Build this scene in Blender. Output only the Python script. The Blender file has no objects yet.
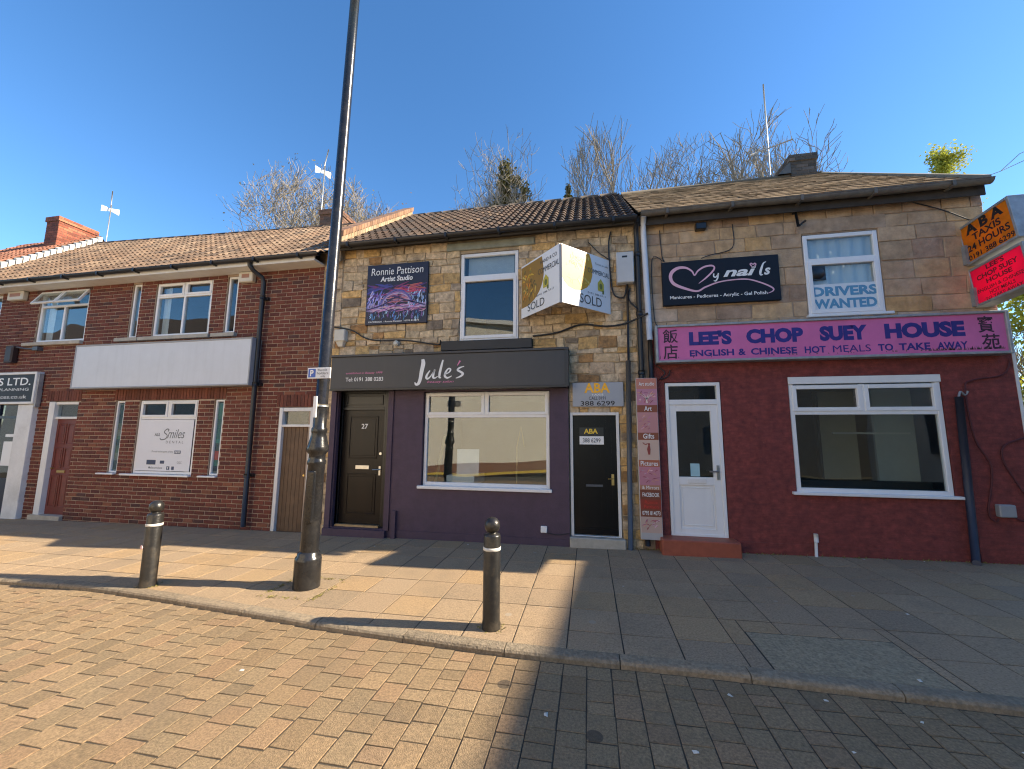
import bpy, math, random
from mathutils import Vector, Matrix, noise
rnd = random.Random(7)
S = bpy.context.scene
COL = S.collection

# ------------------------------------------------------------------ camera, sky, sun, exposure
cam_d = bpy.data.cameras.new('camera'); cam = bpy.data.objects.new('camera', cam_d); COL.objects.link(cam)
right = Vector((.98179, .18989, .00572)); down = Vector((-.0186, .12606, -.99185)); fwd = Vector((-.18906, .97368, .1273))
M = Matrix.Identity(4)
for i in range(3):
    M[i][0] = right[i]; M[i][1] = -down[i]; M[i][2] = -fwd[i]
M.translation = (0, -6.48, 1.7)
cam.matrix_world = M
cam_d.sensor_width = 36; cam_d.lens = 13.879; cam_d.clip_start = .05; cam_d.clip_end = 2000
S.camera = cam
SUN_EL, SUN_AZ = math.radians(30), math.radians(5.3)          # azimuth measured from +X towards +Y
sdir = Vector((math.cos(SUN_EL) * math.cos(SUN_AZ), math.cos(SUN_EL) * math.sin(SUN_AZ), math.sin(SUN_EL)))
W = bpy.data.worlds.new('World'); S.world = W; W.use_nodes = True
nt = W.node_tree; nt.nodes.clear()
sky = nt.nodes.new('ShaderNodeTexSky'); sky.sky_type = 'NISHITA'; sky.sun_disc = False
sky.sun_elevation = SUN_EL; sky.sun_rotation = math.radians(90) - SUN_AZ
sky.air_density = 1.0; sky.dust_density = .1; sky.ozone_density = 4.0; sky.altitude = 50
bg = nt.nodes.new('ShaderNodeBackground'); bg.inputs[1].default_value = .058
ow = nt.nodes.new('ShaderNodeOutputWorld')
hs = nt.nodes.new('ShaderNodeHueSaturation'); hs.inputs['Saturation'].default_value = 1.16
nt.links.new(sky.outputs[0], hs.inputs['Color']); nt.links.new(hs.outputs[0], bg.inputs[0]); nt.links.new(bg.outputs[0], ow.inputs[0])
sl = bpy.data.lights.new('sun', 'SUN'); sl.energy = 2.75; sl.angle = math.radians(.5); sl.color = (1, .86, .66)
so = bpy.data.objects.new('sun', sl); COL.objects.link(so)
so.rotation_euler = (-sdir).to_track_quat('-Z', 'Y').to_euler(); so.location = (20, 5, 30)
vs = S.view_settings; vs.view_transform = 'Standard'; vs.look = 'None'; vs.gamma = 1; vs.exposure = 2.28; vs.use_curve_mapping = False
S.cycles.filter_width = 1.15; S.cycles.max_bounces = 8; S.cycles.transparent_max_bounces = 12; S.cycles.sample_clamp_indirect = 6

# ------------------------------------------------------------------ materials
MATS = {}
def mat(name, col=(.5, .5, .5), rough=.6, var=.12, vs=4., bump=0., bs=80., metal=0., attr=False, streak=0., stcol=(.1, .09, .08),
        spec=.5, coat=0., transl=0., blot=0., bcol=(.05, .045, .04), bscale=1.2, spots=0., spcol=(.4, .38, .34), hst=0., hcol=(.1, .1, .1)):
    if name in MATS: return MATS[name]
    m = bpy.data.materials.new(name); m.use_nodes = True
    n = m.node_tree; N = n.nodes; L = n.links
    b = N['Principled BSDF']; b.inputs['Roughness'].default_value = rough; b.inputs['Metallic'].default_value = metal
    b.inputs['Specular IOR Level'].default_value = spec; b.inputs['Coat Weight'].default_value = coat
    tc = N.new('ShaderNodeTexCoord')
    nz = N.new('ShaderNodeTexNoise'); nz.inputs['Scale'].default_value = vs; nz.inputs['Detail'].default_value = 6; nz.inputs['Roughness'].default_value = .65
    L.new(tc.outputs['Object'], nz.inputs['Vector'])
    mr = N.new('ShaderNodeMapRange'); mr.inputs[1].default_value = .25; mr.inputs[2].default_value = .75
    mr.inputs[3].default_value = 1 - var; mr.inputs[4].default_value = 1 + var; L.new(nz.outputs[0], mr.inputs[0])
    mx = N.new('ShaderNodeMix'); mx.data_type = 'RGBA'; mx.blend_type = 'MULTIPLY'; mx.inputs[0].default_value = 1
    if attr:
        at = N.new('ShaderNodeAttribute'); at.attribute_name = 'Col'; L.new(at.outputs[0], mx.inputs[6])
    else: mx.inputs[6].default_value = (*col, 1)
    L.new(mr.outputs[0], mx.inputs[7])
    out = mx.outputs[2]
    def over(fac_socket, c, out):
        k = N.new('ShaderNodeMix'); k.data_type = 'RGBA'; L.new(fac_socket, k.inputs[0]); L.new(out, k.inputs[6]); k.inputs[7].default_value = (*c, 1)
        return k.outputs[2]
    if streak:
        mp = N.new('ShaderNodeMapping'); mp.inputs['Scale'].default_value = (9, 9, .7); L.new(tc.outputs['Object'], mp.inputs[0])
        n2 = N.new('ShaderNodeTexNoise'); n2.inputs['Scale'].default_value = 1; n2.inputs['Detail'].default_value = 5; L.new(mp.outputs[0], n2.inputs[0])
        r2 = N.new('ShaderNodeMapRange'); r2.inputs[1].default_value = .48; r2.inputs[2].default_value = .8; r2.inputs[4].default_value = streak; L.new(n2.outputs[0], r2.inputs[0])
        out = over(r2.outputs[0], stcol, out)
    if blot:
        n3 = N.new('ShaderNodeTexNoise'); n3.inputs['Scale'].default_value = bscale; n3.inputs['Detail'].default_value = 8; n3.inputs['Roughness'].default_value = .7
        L.new(tc.outputs['Object'], n3.inputs[0])
        r3 = N.new('ShaderNodeMapRange'); r3.inputs[1].default_value = .5; r3.inputs[2].default_value = .7; r3.inputs[4].default_value = blot; L.new(n3.outputs[0], r3.inputs[0])
        out = over(r3.outputs[0], bcol, out)
    if hst:
        mp = N.new('ShaderNodeMapping'); mp.inputs['Scale'].default_value = (5, 5, 26); L.new(tc.outputs['Object'], mp.inputs[0])
        n4 = N.new('ShaderNodeTexNoise'); n4.inputs['Scale'].default_value = 1; n4.inputs['Detail'].default_value = 6; n4.inputs['Roughness'].default_value = .7; L.new(mp.outputs[0], n4.inputs[0])
        r4 = N.new('ShaderNodeMapRange'); r4.inputs[1].default_value = .42; r4.inputs[2].default_value = .68; r4.inputs[4].default_value = hst; L.new(n4.outputs[0], r4.inputs[0])
        out = over(r4.outputs[0], hcol, out)
    if spots:
        vo = N.new('ShaderNodeTexVoronoi'); vo.inputs['Scale'].default_value = spots; L.new(tc.outputs['Object'], vo.inputs['Vector'])
        vr = N.new('ShaderNodeMath'); vr.operation = 'LESS_THAN'; L.new(vo.outputs['Distance'], vr.inputs[0])
        sc_ = N.new('ShaderNodeSeparateColor'); L.new(vo.outputs['Color'], sc_.inputs[0]); rr_ = N.new('ShaderNodeMapRange'); rr_.inputs[1].default_value = .55; rr_.inputs[2].default_value = 1.; rr_.inputs[3].default_value = 0; rr_.inputs[4].default_value = .1; L.new(sc_.outputs[0], rr_.inputs[0]); L.new(rr_.outputs[0], vr.inputs[1])
        ml = N.new('ShaderNodeMath'); ml.operation = 'MULTIPLY'; ml.inputs[1].default_value = .65; L.new(vr.outputs[0], ml.inputs[0]); out = over(ml.outputs[0], spcol, out)
    L.new(out, b.inputs['Base Color'])
    if bump:
        nb = N.new('ShaderNodeTexNoise'); nb.inputs['Scale'].default_value = bs; nb.inputs['Detail'].default_value = 4; L.new(tc.outputs['Object'], nb.inputs[0])
        bp = N.new('ShaderNodeBump'); bp.inputs['Strength'].default_value = bump; bp.inputs['Distance'].default_value = .01
        L.new(nb.outputs[0], bp.inputs['Height']); L.new(bp.outputs[0], b.inputs['Normal'])
    if transl:
        tr = N.new('ShaderNodeBsdfTranslucent'); L.new(out, tr.inputs[0])
        ms = N.new('ShaderNodeMixShader'); ms.inputs[0].default_value = transl
        L.new(b.outputs[0], ms.inputs[1]); L.new(tr.outputs[0], ms.inputs[2]); L.new(ms.outputs[0], N['Material Output'].inputs[0])
    MATS[name] = m
    return m
def glass(name, ior=1.9, tint=(.9, .95, .95), wav=.02):
    m = bpy.data.materials.new(name); m.use_nodes = True; n = m.node_tree; N = n.nodes; L = n.links; N.remove(N['Principled BSDF'])
    t = N.new('ShaderNodeBsdfTransparent'); t.inputs[0].default_value = (*tint, 1)
    g = N.new('ShaderNodeBsdfGlossy'); g.inputs['Roughness'].default_value = .0
    tc = N.new('ShaderNodeTexCoord'); nb = N.new('ShaderNodeTexNoise'); nb.inputs['Scale'].default_value = 1.3; nb.inputs['Detail'].default_value = 0; L.new(tc.outputs['Object'], nb.inputs[0])
    bp = N.new('ShaderNodeBump'); bp.inputs['Strength'].default_value = wav; bp.inputs['Distance'].default_value = .3; L.new(nb.outputs[0], bp.inputs['Height']); L.new(bp.outputs[0], g.inputs['Normal'])
    f = N.new('ShaderNodeFresnel'); ge = N.new('ShaderNodeNewGeometry'); mi = N.new('ShaderNodeMapRange'); mi.inputs[3].default_value = ior; mi.inputs[4].default_value = 1 / ior
    L.new(ge.outputs['Backfacing'], mi.inputs[0]); L.new(mi.outputs[0], f.inputs[0])
    x = N.new('ShaderNodeMixShader'); L.new(f.outputs[0], x.inputs[0]); L.new(t.outputs[0], x.inputs[1]); L.new(g.outputs[0], x.inputs[2]); L.new(x.outputs[0], N['Material Output'].inputs[0])
    MATS[name] = m; return m
GL = glass('window_glass', 1.75); GL2 = glass('shop_glass', 2.0)
UPVC = mat('white_upvc', (.8, .8, .79), .35, .04, 2, streak=.12, stcol=(.45, .43, .38))
WHITE = mat('white_paint', (.74, .73, .7), .5, .08, 5, streak=.2, stcol=(.4, .37, .32))
BLACK = mat('black_paint', (.012, .012, .013), .3, .2, 6)
BLKPL = mat('black_plastic', (.018, .018, .02), .42, .2, 8)
IRON = mat('bollard_iron', (.016, .015, .014), .36, .5, 9, bump=.25, bs=45, blot=.6, bcol=(.1, .08, .056), bscale=7)
GREYPL = mat('grey_plastic', (.3, .31, .32), .5, .1, 5)
GREYDK = mat('dark_grey_pipe', (.075, .085, .1), .45, .15, 6)
METAL = mat('brushed_metal', (.6, .6, .58), .3, .1, 20, metal=1)
BRASS = mat('brass', (.65, .48, .2), .3, .1, 20, metal=1)
ALU = mat('dull_aluminium', (.36, .37, .37), .5, .25, 7, metal=.4, blot=.4, bcol=(.14, .13, .1), bscale=4)
MORTAR = mat('brick_mortar', (.4, .3, .22), .95, .2, 3, bump=.5, bs=120)
MORT2 = mat('stone_mortar', (.4, .31, .2), .95, .35, 5, bump=.6, bs=70, blot=.5, bcol=(.07, .06, .05), bscale=2)
BRICK = mat('red_brick', attr=True, rough=.9, var=.3, vs=22, bump=.5, bs=90)
STONE = mat('rubble_sandstone', attr=True, rough=.95, var=.55, vs=11, bump=1., bs=28, blot=.75, bcol=(.1, .08, .06), bscale=3.2)
ASHLAR = mat('ashlar_sandstone', attr=True, rough=.95, var=.42, vs=5, bump=.9, bs=32, blot=.5, bcol=(.52, .42, .33), bscale=1.7, streak=.25, stcol=(.16, .12, .09))
ATTR = mat('printed_colour', attr=True, rough=.5, var=.04, vs=6)
TILE = mat('roof_tile', attr=True, rough=.9, var=.3, vs=14, bump=.4, bs=60)
PURPLE = mat('purple_masonry_paint', (.076, .048, .074), .7, .16, 7, bump=.3, bs=60, hst=.2, hcol=(.055, .032, .055), streak=.15, stcol=(.11, .075, .105))
REDW = mat('red_painted_render', (.215, .046, .038), .85, .5, 13, bump=1., bs=55, hst=.7, hcol=(.11, .03, .028), spots=9, spcol=(.26, .075, .06), streak=.35, stcol=(.085, .022, .024), blot=.4, bcol=(.21, .05, .05), bscale=2.5)  # mottling and dark bands paint in the shade of pebbledash relief
FASC = mat('charcoal_fascia', (.04, .042, .048), .45, .08, 3, streak=.1, stcol=(.09, .09, .09))
WOODD = mat('brown_plank_wood', (.13, .075, .04), .6, .3, 7, streak=.55, stcol=(.05, .027, .014))
MAHOG = mat('mahogany_red', (.16, .036, .025), .4, .2, 6, streak=.3, stcol=(.1, .025, .018))
ROOM = mat('room_plaster', (.3, .3, .27), .9, .1, 1)
ROOMD = mat('room_dark', (.05, .05, .05), .9, .2, 1)
CURT = mat('net_curtain', (.75, .77, .8), .9, .05, 3, transl=.3)
LWHITE = mat('white_lettering', (.82, .82, .8), .5, .03); LBLACK = mat('black_lettering', (.012, .012, .014), .5, .05)
LGREY = mat('grey_lettering', (.16, .17, .18), .5, .05); LPINK = mat('pink_lettering', (.7, .2, .38), .5, .05)
LBLUE = mat('blue_lettering', (.025, .02, .2), .45, .2, 10); LORANGE = mat('orange_lettering', (1, .5, .02), .45, .05)
LMAR = mat('maroon_lettering', (.12, .01, .03), .5, .1)

# ------------------------------------------------------------------ mesh builder
ORG = {}
FX = ((1, 0, 0), (0, 0, 1))
class Fr:                                   # a flat frame on a board: origin, unit axes
    def __init__(s, o, e1=(1, 0, 0), e2=(0, 0, 1)): s.o = Vector(o); s.e1 = Vector(e1); s.e2 = Vector(e2)
    def __call__(s, u, v): return s.o + s.e1 * u + s.e2 * v
class MB:
    def __init__(s): s.v = []; s.f = []; s.c = []; s.m = []; s.col = (1, 1, 1); s.mi = 0; s.sm = []
    def add(s, vs, fs, smooth=False):
        b = len(s.v); s.v += [tuple(p) for p in vs]
        for f in fs: s.f.append([i + b for i in f]); s.c.append(s.col); s.m.append(s.mi); s.sm.append(smooth)
        return s
    def box(s, x0, x1, y0, y1, z0, z1):
        vs = [(x, y, z) for z in (z0, z1) for y in (y0, y1) for x in (x0, x1)]
        return s.add(vs, [(0, 2, 3, 1), (4, 5, 7, 6), (0, 1, 5, 4), (2, 6, 7, 3), (0, 4, 6, 2), (1, 3, 7, 5)])
    def obox(s, fr, u0, u1, v0, v1, d):     # box on a frame, thickness d along e1 x e2
        n = fr.e1.cross(fr.e2) * d
        a = [fr(u0, v0), fr(u1, v0), fr(u1, v1), fr(u0, v1)]
        return s.add(a + [p + n for p in a], [(3, 2, 1, 0), (4, 5, 6, 7), (0, 1, 5, 4), (1, 2, 6, 5), (2, 3, 7, 6), (3, 0, 4, 7)])
    def quad(s, a, b, c, d): return s.add([a, b, c, d], [(0, 1, 2, 3)])
    def ring(s, x0, x1, z0, z1, t, y0, y1, tb=None):   # rectangular frame
        tb = tb or t
        s.box(x0, x0 + t, y0, y1, z0, z1); s.box(x1 - t, x1, y0, y1, z0, z1)
        s.box(x0 + t, x1 - t, y0, y1, z0, z0 + tb); s.box(x0 + t, x1 - t, y0, y1, z1 - t, z1); return s
    def tube(s, pts, r, n=8, cap=True):
        pts = [Vector(p) for p in pts]; R = r if isinstance(r, (list, tuple)) else [r] * len(pts)
        vs = []; up = None
        for i, p in enumerate(pts):
            t = (pts[min(i + 1, len(pts) - 1)] - pts[max(i - 1, 0)])
            t = t.normalized() if t.length > 1e-9 else Vector((0, 0, 1))
            if up is None: up = Vector((0, 0, 1)) if abs(t.z) < .9 else Vector((1, 0, 0))
            a = t.cross(up)
            if a.length < 1e-6: a = t.cross(Vector((0, 1, .1)))
            a.normalize(); b = a.cross(t); up = b
            for k in range(n):
                w = 2 * math.pi * k / n; vs.append(p + (a * math.cos(w) + b * math.sin(w)) * R[i])
        fs = [(i * n + k, i * n + (k + 1) % n, (i + 1) * n + (k + 1) % n, (i + 1) * n + k) for i in range(len(pts) - 1) for k in range(n)]
        s.add(vs, fs, n > 4)
        if cap and n > 3:
            b = len(s.v) - len(vs)
            for f in (list(range(n)), list(range((len(pts) - 1) * n, len(pts) * n))[::-1]):
                s.f.append([i + b for i in f]); s.c.append(s.col); s.m.append(s.mi); s.sm.append(False)
        return s
    def lathe(s, prof, o=(0, 0, 0), n=24):
        o = Vector(o); vs = []
        for r, z in prof:
            for k in range(n):
                w = 2 * math.pi * k / n; vs.append(o + Vector((r * math.cos(w), r * math.sin(w), z)))
        fs = [(i * n + k, i * n + (k + 1) % n, (i + 1) * n + (k + 1) % n, (i + 1) * n + k) for i in range(len(prof) - 1) for k in range(n)]
        return s.add(vs, fs, True)
    def poly(s, fr, pts): return s.add([fr(*p) for p in pts], [list(range(len(pts)))])
    def disc(s, fr, u, v, ru, rv, n=28, a0=0, a1=2 * math.pi): return s.poly(fr, [(u + ru * math.cos(a0 + (a1 - a0) * k / n), v + rv * math.sin(a0 + (a1 - a0) * k / n)) for k in range(n + (a1 - a0 < 6.2))])
    def stroke(s, fr, pts, w, sub=6):       # smooth brush stroke
        P = [Vector((p[0], p[1])) for p in pts]; Wd = w if isinstance(w, (list, tuple)) else [w] * len(P)
        Q = []; Z = []
        for i in range(len(P) - 1):
            p0, p1, p2, p3 = P[max(i - 1, 0)], P[i], P[i + 1], P[min(i + 2, len(P) - 1)]
            for k in range(sub):
                t = k / sub
                Q.append(.5 * ((2 * p1) + (p2 - p0) * t + (2 * p0 - 5 * p1 + 4 * p2 - p3) * t * t + (3 * p1 - p0 - 3 * p2 + p3) * t ** 3)); Z.append(Wd[i] + (Wd[i + 1] - Wd[i]) * t)
        Q.append(P[-1]); Z.append(Wd[-1]); vs = []
        for i, q in enumerate(Q):
            t = Q[min(i + 1, len(Q) - 1)] - Q[max(i - 1, 0)]; t = t.normalized() if t.length > 1e-9 else Vector((1, 0)); nn = Vector((-t.y, t.x)) * Z[i] / 2
            vs += [fr(*(q + nn)), fr(*(q - nn))]
        return s.add(vs, [(2 * i + 1, 2 * i + 3, 2 * i + 2, 2 * i) for i in range(len(Q) - 1)])
    def text(s, st, fr, u0, u1, v0, v1, bold=.0, shear=0., sp=1.):
        cu = bpy.data.curves.new('t', 'FONT'); cu.body = st; cu.offset = bold; cu.shear = shear; cu.space_character = sp; cu.resolution_u = 3
        ob = bpy.data.objects.new('t', cu); COL.objects.link(ob); dg = bpy.context.evaluated_depsgraph_get()
        me = bpy.data.meshes.new_from_object(ob.evaluated_get(dg))
        vs = [v.co.copy() for v in me.vertices]; fs = [list(p.vertices) for p in me.polygons]
        bpy.data.objects.remove(ob); bpy.data.curves.remove(cu); bpy.data.meshes.remove(me)
        if not vs: return s
        a0 = min(v.x for v in vs); a1 = max(v.x for v in vs); b0 = min(v.y for v in vs); b1 = max(v.y for v in vs)
        return s.add([fr(u0 + (v.x - a0) / (a1 - a0) * (u1 - u0), v0 + (v.y - b0) / (b1 - b0) * (v1 - v0)) for v in vs], fs)
    def build(s, name, mats, parent=None, label=None, cat=None, group=None, kind=None, bevel=0, origin=None):
        o = ORG[parent.name] if parent else Vector(origin or (0, 0, 0))
        me = bpy.data.meshes.new(name); me.from_pydata([tuple(Vector(p) - o) for p in s.v], [], s.f)
        for m in (mats if isinstance(mats, (list, tuple)) else [mats]): me.materials.append(m)
        me.polygons.foreach_set('material_index', s.m); me.polygons.foreach_set('use_smooth', s.sm)
        ca = me.color_attributes.new('Col', 'FLOAT_COLOR', 'CORNER'); dat = []
        for f, c in zip(s.f, s.c): dat += [*c, 1.] * len(f)
        ca.data.foreach_set('color', dat); me.update()
        ob = bpy.data.objects.new(name, me); COL.objects.link(ob)
        if parent: ob.parent = parent
        else: ob.location = o
        ORG[ob.name] = o
        if label: ob['label'] = label
        if cat: ob['category'] = cat
        if group: ob['group'] = group
        if kind: ob['kind'] = kind
        if bevel:
            bm = ob.modifiers.new('bevel', 'BEVEL'); bm.width = bevel; bm.segments = 1; bm.limit_method = 'ANGLE'
        return ob
def empty(name, loc, label, cat, group=None):
    o = bpy.data.objects.new(name, None); COL.objects.link(o); o.location = loc; ORG[o.name] = Vector(loc)
    o['label'] = label; o['category'] = cat
    if group: o['group'] = group
    return o
def g(x): return (.008 if x < 0 else .018) * x
def jit(c, a): k = 1 + rnd.uniform(-a, a); h = rnd.uniform(-a, a) * .22; return (max(0, c[0] * k * (1 + h)), max(0, c[1] * k), max(0, c[2] * k * (1 - h)))
def pick(pal):
    t = rnd.random() * sum(p[1] for p in pal)
    for c, w, a in pal:
        t -= w
        if t <= 0: return jit(c, a)
    return pal[0][0]

# ------------------------------------------------------------------ ground, road, pavement
ground = MB()
xs = [-400, -60, -30, 0, 30, 60, 400]
for y0, y1 in ((-400, -60), (-60, 60), (60, 400)):
    for a, b in zip(xs, xs[1:]):
        z = lambda x: g(max(-60, min(60, x))) - .35
        ground.quad((a, y0, z(a)), (b, y0, z(b)), (b, y1, z(b)), (a, y1, z(a)))
ground.build('ground', mat('earth', (.09, .08, .05), .95, .3, 1.5), kind='structure')
KP = [(-40, -2.9), (-9, -2.78), (-6.9, -2.68), (-5.6, -2.65), (-4.6, -2.735), (-3.4, -2.86), (-2.4, -2.98), (-.8, -3.09), (.8, -3.11), (2.6, -3.2), (9, -3.42), (40, -3.9)]
def kerb_y(x):
    for (a, p), (b, q) in zip(KP, KP[1:]):
        if a <= x <= b: return p + (q - p) * (x - a) / (b - a)
    return KP[-1][1]
RD = -.05
def road_z(x): return g(x) + RD
rb = MB()
for i in range(-40, 40):
    a, b = i, i + 1
    rb.quad((a, -11, road_z(a) - .0045), (b, -11, road_z(b) - .0045), (b, kerb_y(b) + .02, road_z(b) - .0045), (a, kerb_y(a) + .02, road_z(a) - .0045))
rb.build('road', mat('jointing_sand', (.06, .047, .032), .95, .35, 8, bump=.5, bs=120), kind='structure')
def slab_block(mb, x0, x1, y0, y1, zf, ch, tilt=0., cor=None, jt=0.):
    tz = [rnd.uniform(-tilt, tilt) for _ in range(4)]
    q = cor or [(x0, y0), (x1, y0), (x1, y1), (x0, y1)]
    if jt: q = [(a + rnd.uniform(-jt, jt), b + rnd.uniform(-jt, jt)) for a, b in q]
    cx = sum(p[0] for p in q) / 4; cy = sum(p[1] for p in q) / 4
    lo = [(x, y, zf(x) - .02) for x, y in q]; mid = [(x, y, zf(x) + t - ch * .8) for (x, y), t in zip(q, tz)]
    top = [(x + (ch if x < cx else -ch), y + (ch if y < cy else -ch), zf(x) + t) for (x, y), t in zip(q, tz)]
    mb.add(lo + mid + top, [(8, 9, 10, 11)] + [(i, (i + 1) % 4, 4 + (i + 1) % 4, 4 + i) for i in range(4)] + [(4 + i, 4 + (i + 1) % 4, 8 + (i + 1) % 4, 8 + i) for i in range(4)])
PAV = mat('paving_block', attr=True, rough=.92, var=.5, vs=60, bump=.8, bs=130, blot=.35, bcol=(.16, .12, .08), bscale=1.6, spots=1.7, spcol=(.03, .027, .024))
pv = MB(); pal = [((0.269, 0.184, 0.099), 4, .09), ((0.250, 0.175, 0.095), 3, .09), ((0.278, 0.180, 0.097), 1.5, .09), ((0.250, 0.170, 0.090), 2, .1), ((0.219, 0.154, 0.084), .4, .1)]
x = -15.; w = .178
while x < 8.5:
    y = kerb_y(x + w / 2) - .06; jg = rnd.uniform(0, .12)
    y -= 0
    first = True
    while y > -9.4:
        l = rnd.choice((.12, .16, .16, .2, .24)); 
        if first: l = .1 + jg; first = False
        pv.col = pick(pal); slab_block(pv, x + .0045, x + w - .0045, y - l + .0045, y - .0045, road_z, rnd.uniform(.0015, .003), .0015, None, .0025)
        y -= l
    x += w
pv.build('road_paving', PAV, kind='structure')
# pavement
pb = MB()
for i in range(-40, 40):
    pb.quad((i, kerb_y(i), g(i) - .004), (i + 1, kerb_y(i + 1), g(i + 1) - .004), (i + 1, .0, g(i + 1) - .004), (i, .0, g(i) - .004))
pb.build('pavement_bed', mat('slab_joint', (.045, .038, .028), .95, .3, 6), kind='structure')
SLAB = mat('paving_slab', attr=True, rough=.92, var=.42, vs=60, bump=.7, bs=150, blot=.5, bcol=(.2, .155, .1), bscale=1.5, spots=2.6, spcol=(.36, .31, .24))
sb = MB(); pal = [((0.348, 0.246, 0.146), 6, .06), ((0.323, 0.230, 0.140), 3, .06), ((0.361, 0.244, 0.130), 1.5, .06), ((0.297, 0.216, 0.134), .7, .06)]
x = -15.96; HOLE = (1.29, 2.4, -3.06, -2.49); LB = (-3.52, -2.86, -2.58, -1.96)
def keep(x0, x1, y0, y1, R): return not (x0 < R[1] - .05 and x1 > R[0] + .05 and y0 < R[3] - .05 and y1 > R[2] + .05)
while x < 9:
    w = .45; y = -.02; slab_y = []
    while True:
        yy = y - .45; lim = kerb_y(x + w / 2) + .065
        if yy < lim + .15: slab_y.append((y, lim)); break
        slab_y.append((y, yy)); y = yy
    for a, b in slab_y:
        sb.col = pick(pal); b += rnd.uniform(-.003, .003) if b > lim else 0
        cor = [(x + .0055, b + .0055), (x + w - .0055, b + .0055), (x + w - .0055, a - .0055), (x + .0055, a - .0055)]
        if b <= lim + 1e-6: cor[0] = (cor[0][0], kerb_y(x) + .068); cor[1] = (cor[1][0], kerb_y(x + w) + .068)
        if keep(x, x + w, b, a, HOLE): slab_block(sb, 0, 0, 0, 0, g, .0016, .001, cor, .0018)
        else:   # cut slabs round the patch
            for (p, q, r_, t) in ((x, min(x + w, HOLE[0]), b, a), (max(x, HOLE[1]), x + w, b, a), (max(x, HOLE[0]), min(x + w, HOLE[1]), max(b, HOLE[3]), a)):
                if q - p > .03 and a - max(r_, b) > .03 and t - r_ > .03: slab_block(sb, p + .004, q - .004, r_ + .004, t - .004, g, .004, .001)
    x += w
sb.build('pavement', SLAB, kind='structure')
kb = MB(); xx = -16.
while xx < 9:
    kb.col = jit((.245, .19, .125), .14); n = 3; L_ = .9
    prof = [(.065, -.02), (.065, .001), (-.02, .0), (-.038, -.006), (-.05, -.022), (-.054, -.12)]
    vs = []
    for i in range(n + 1):
        px = xx + .004 + (L_ - .008) * i / n; ky = kerb_y(px)
        vs += [(px, ky + a, g(px) + b) for a, b in prof]
    m = len(prof); kb.add(vs, [(i * m + k, (i + 1) * m + k, (i + 1) * m + k + 1, i * m + k + 1) for i in range(n) for k in range(m - 1)])
    kb.add([vs[k] for k in range(m)], [list(range(m))]); kb.add([vs[n * m + k] for k in range(m)], [list(range(m))[::-1]])
    xx += L_
kb.build('kerb', mat('kerb_concrete', attr=True, rough=.95, var=.45, vs=30, bump=1., bs=60, blot=.5, bcol=(.12, .1, .07), bscale=5), kind='structure')
hb = MB(); hb.add([(x_, y_, g(x_) + dz) for dz in (-.03, -.001) for x_, y_ in ((HOLE[0] + .01, kerb_y(HOLE[0]) + .072), (HOLE[1] - .01, kerb_y(HOLE[1]) + .072), (HOLE[1] - .01, HOLE[3] - .01), (HOLE[0] + .01, HOLE[3] - .01))], [(4, 5, 6, 7), (0, 1, 5, 4), (1, 2, 6, 5), (2, 3, 7, 6), (3, 0, 4, 7)])
hb.build('pavement_patch', mat('rough_concrete', (.31, .24, .145), .95, .5, 40, bump=1., bs=45, blot=.4, bcol=(.1, .095, .07), bscale=9), kind='structure')
# moss round the post foot and along wall feet
moss = MB()
def tuft(x, y, n, r, h):
    for _ in range(n):
        a = rnd.uniform(0, 6.28); d = r * math.sqrt(rnd.random()); px, py = x + d * math.cos(a), y + d * math.sin(a); q = rnd.uniform(.006, .016); t = rnd.uniform(0, 3.14)
        c, s_ = math.cos(t) * q, math.sin(t) * q; z = g(px)
        moss.add([(px - c, py - s_, z - .005), (px + c, py + s_, z - .005), (px + c * .3 + rnd.uniform(-.02, .02), py + s_ * .3 + rnd.uniform(-.02, .02), z + rnd.uniform(.3, 1) * h)], [(0, 1, 2)])
for sx, sy, ex, ey in ((-3.52, -2.58, -2.88, -2.58), (-2.88, -2.58, -2.86, -1.98), (-3.52, -2.0, -2.9, -1.98), (-3.5, -2.58, -3.5, -2.0)):
    for k in range(14): t = rnd.random(); tuft(sx + (ex - sx) * t, sy + (ey - sy) * t, 9, .03, .012)
for bx, by in ((-.89, -2.81), (-5.01, -2.57)):
    for k in range(16): a = rnd.uniform(0, 6.28); tuft(bx + .1 * math.cos(a), by + .1 * math.sin(a), 5, .03, .012)
for k in range(150): px = rnd.uniform(.55, 5.6); tuft(px, rnd.uniform(-.05, -.01), 4, .04, .03)
moss.build('moss', mat('moss_green', (.2, .17, .05), .9, .4, 20), kind='stuff')

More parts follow.
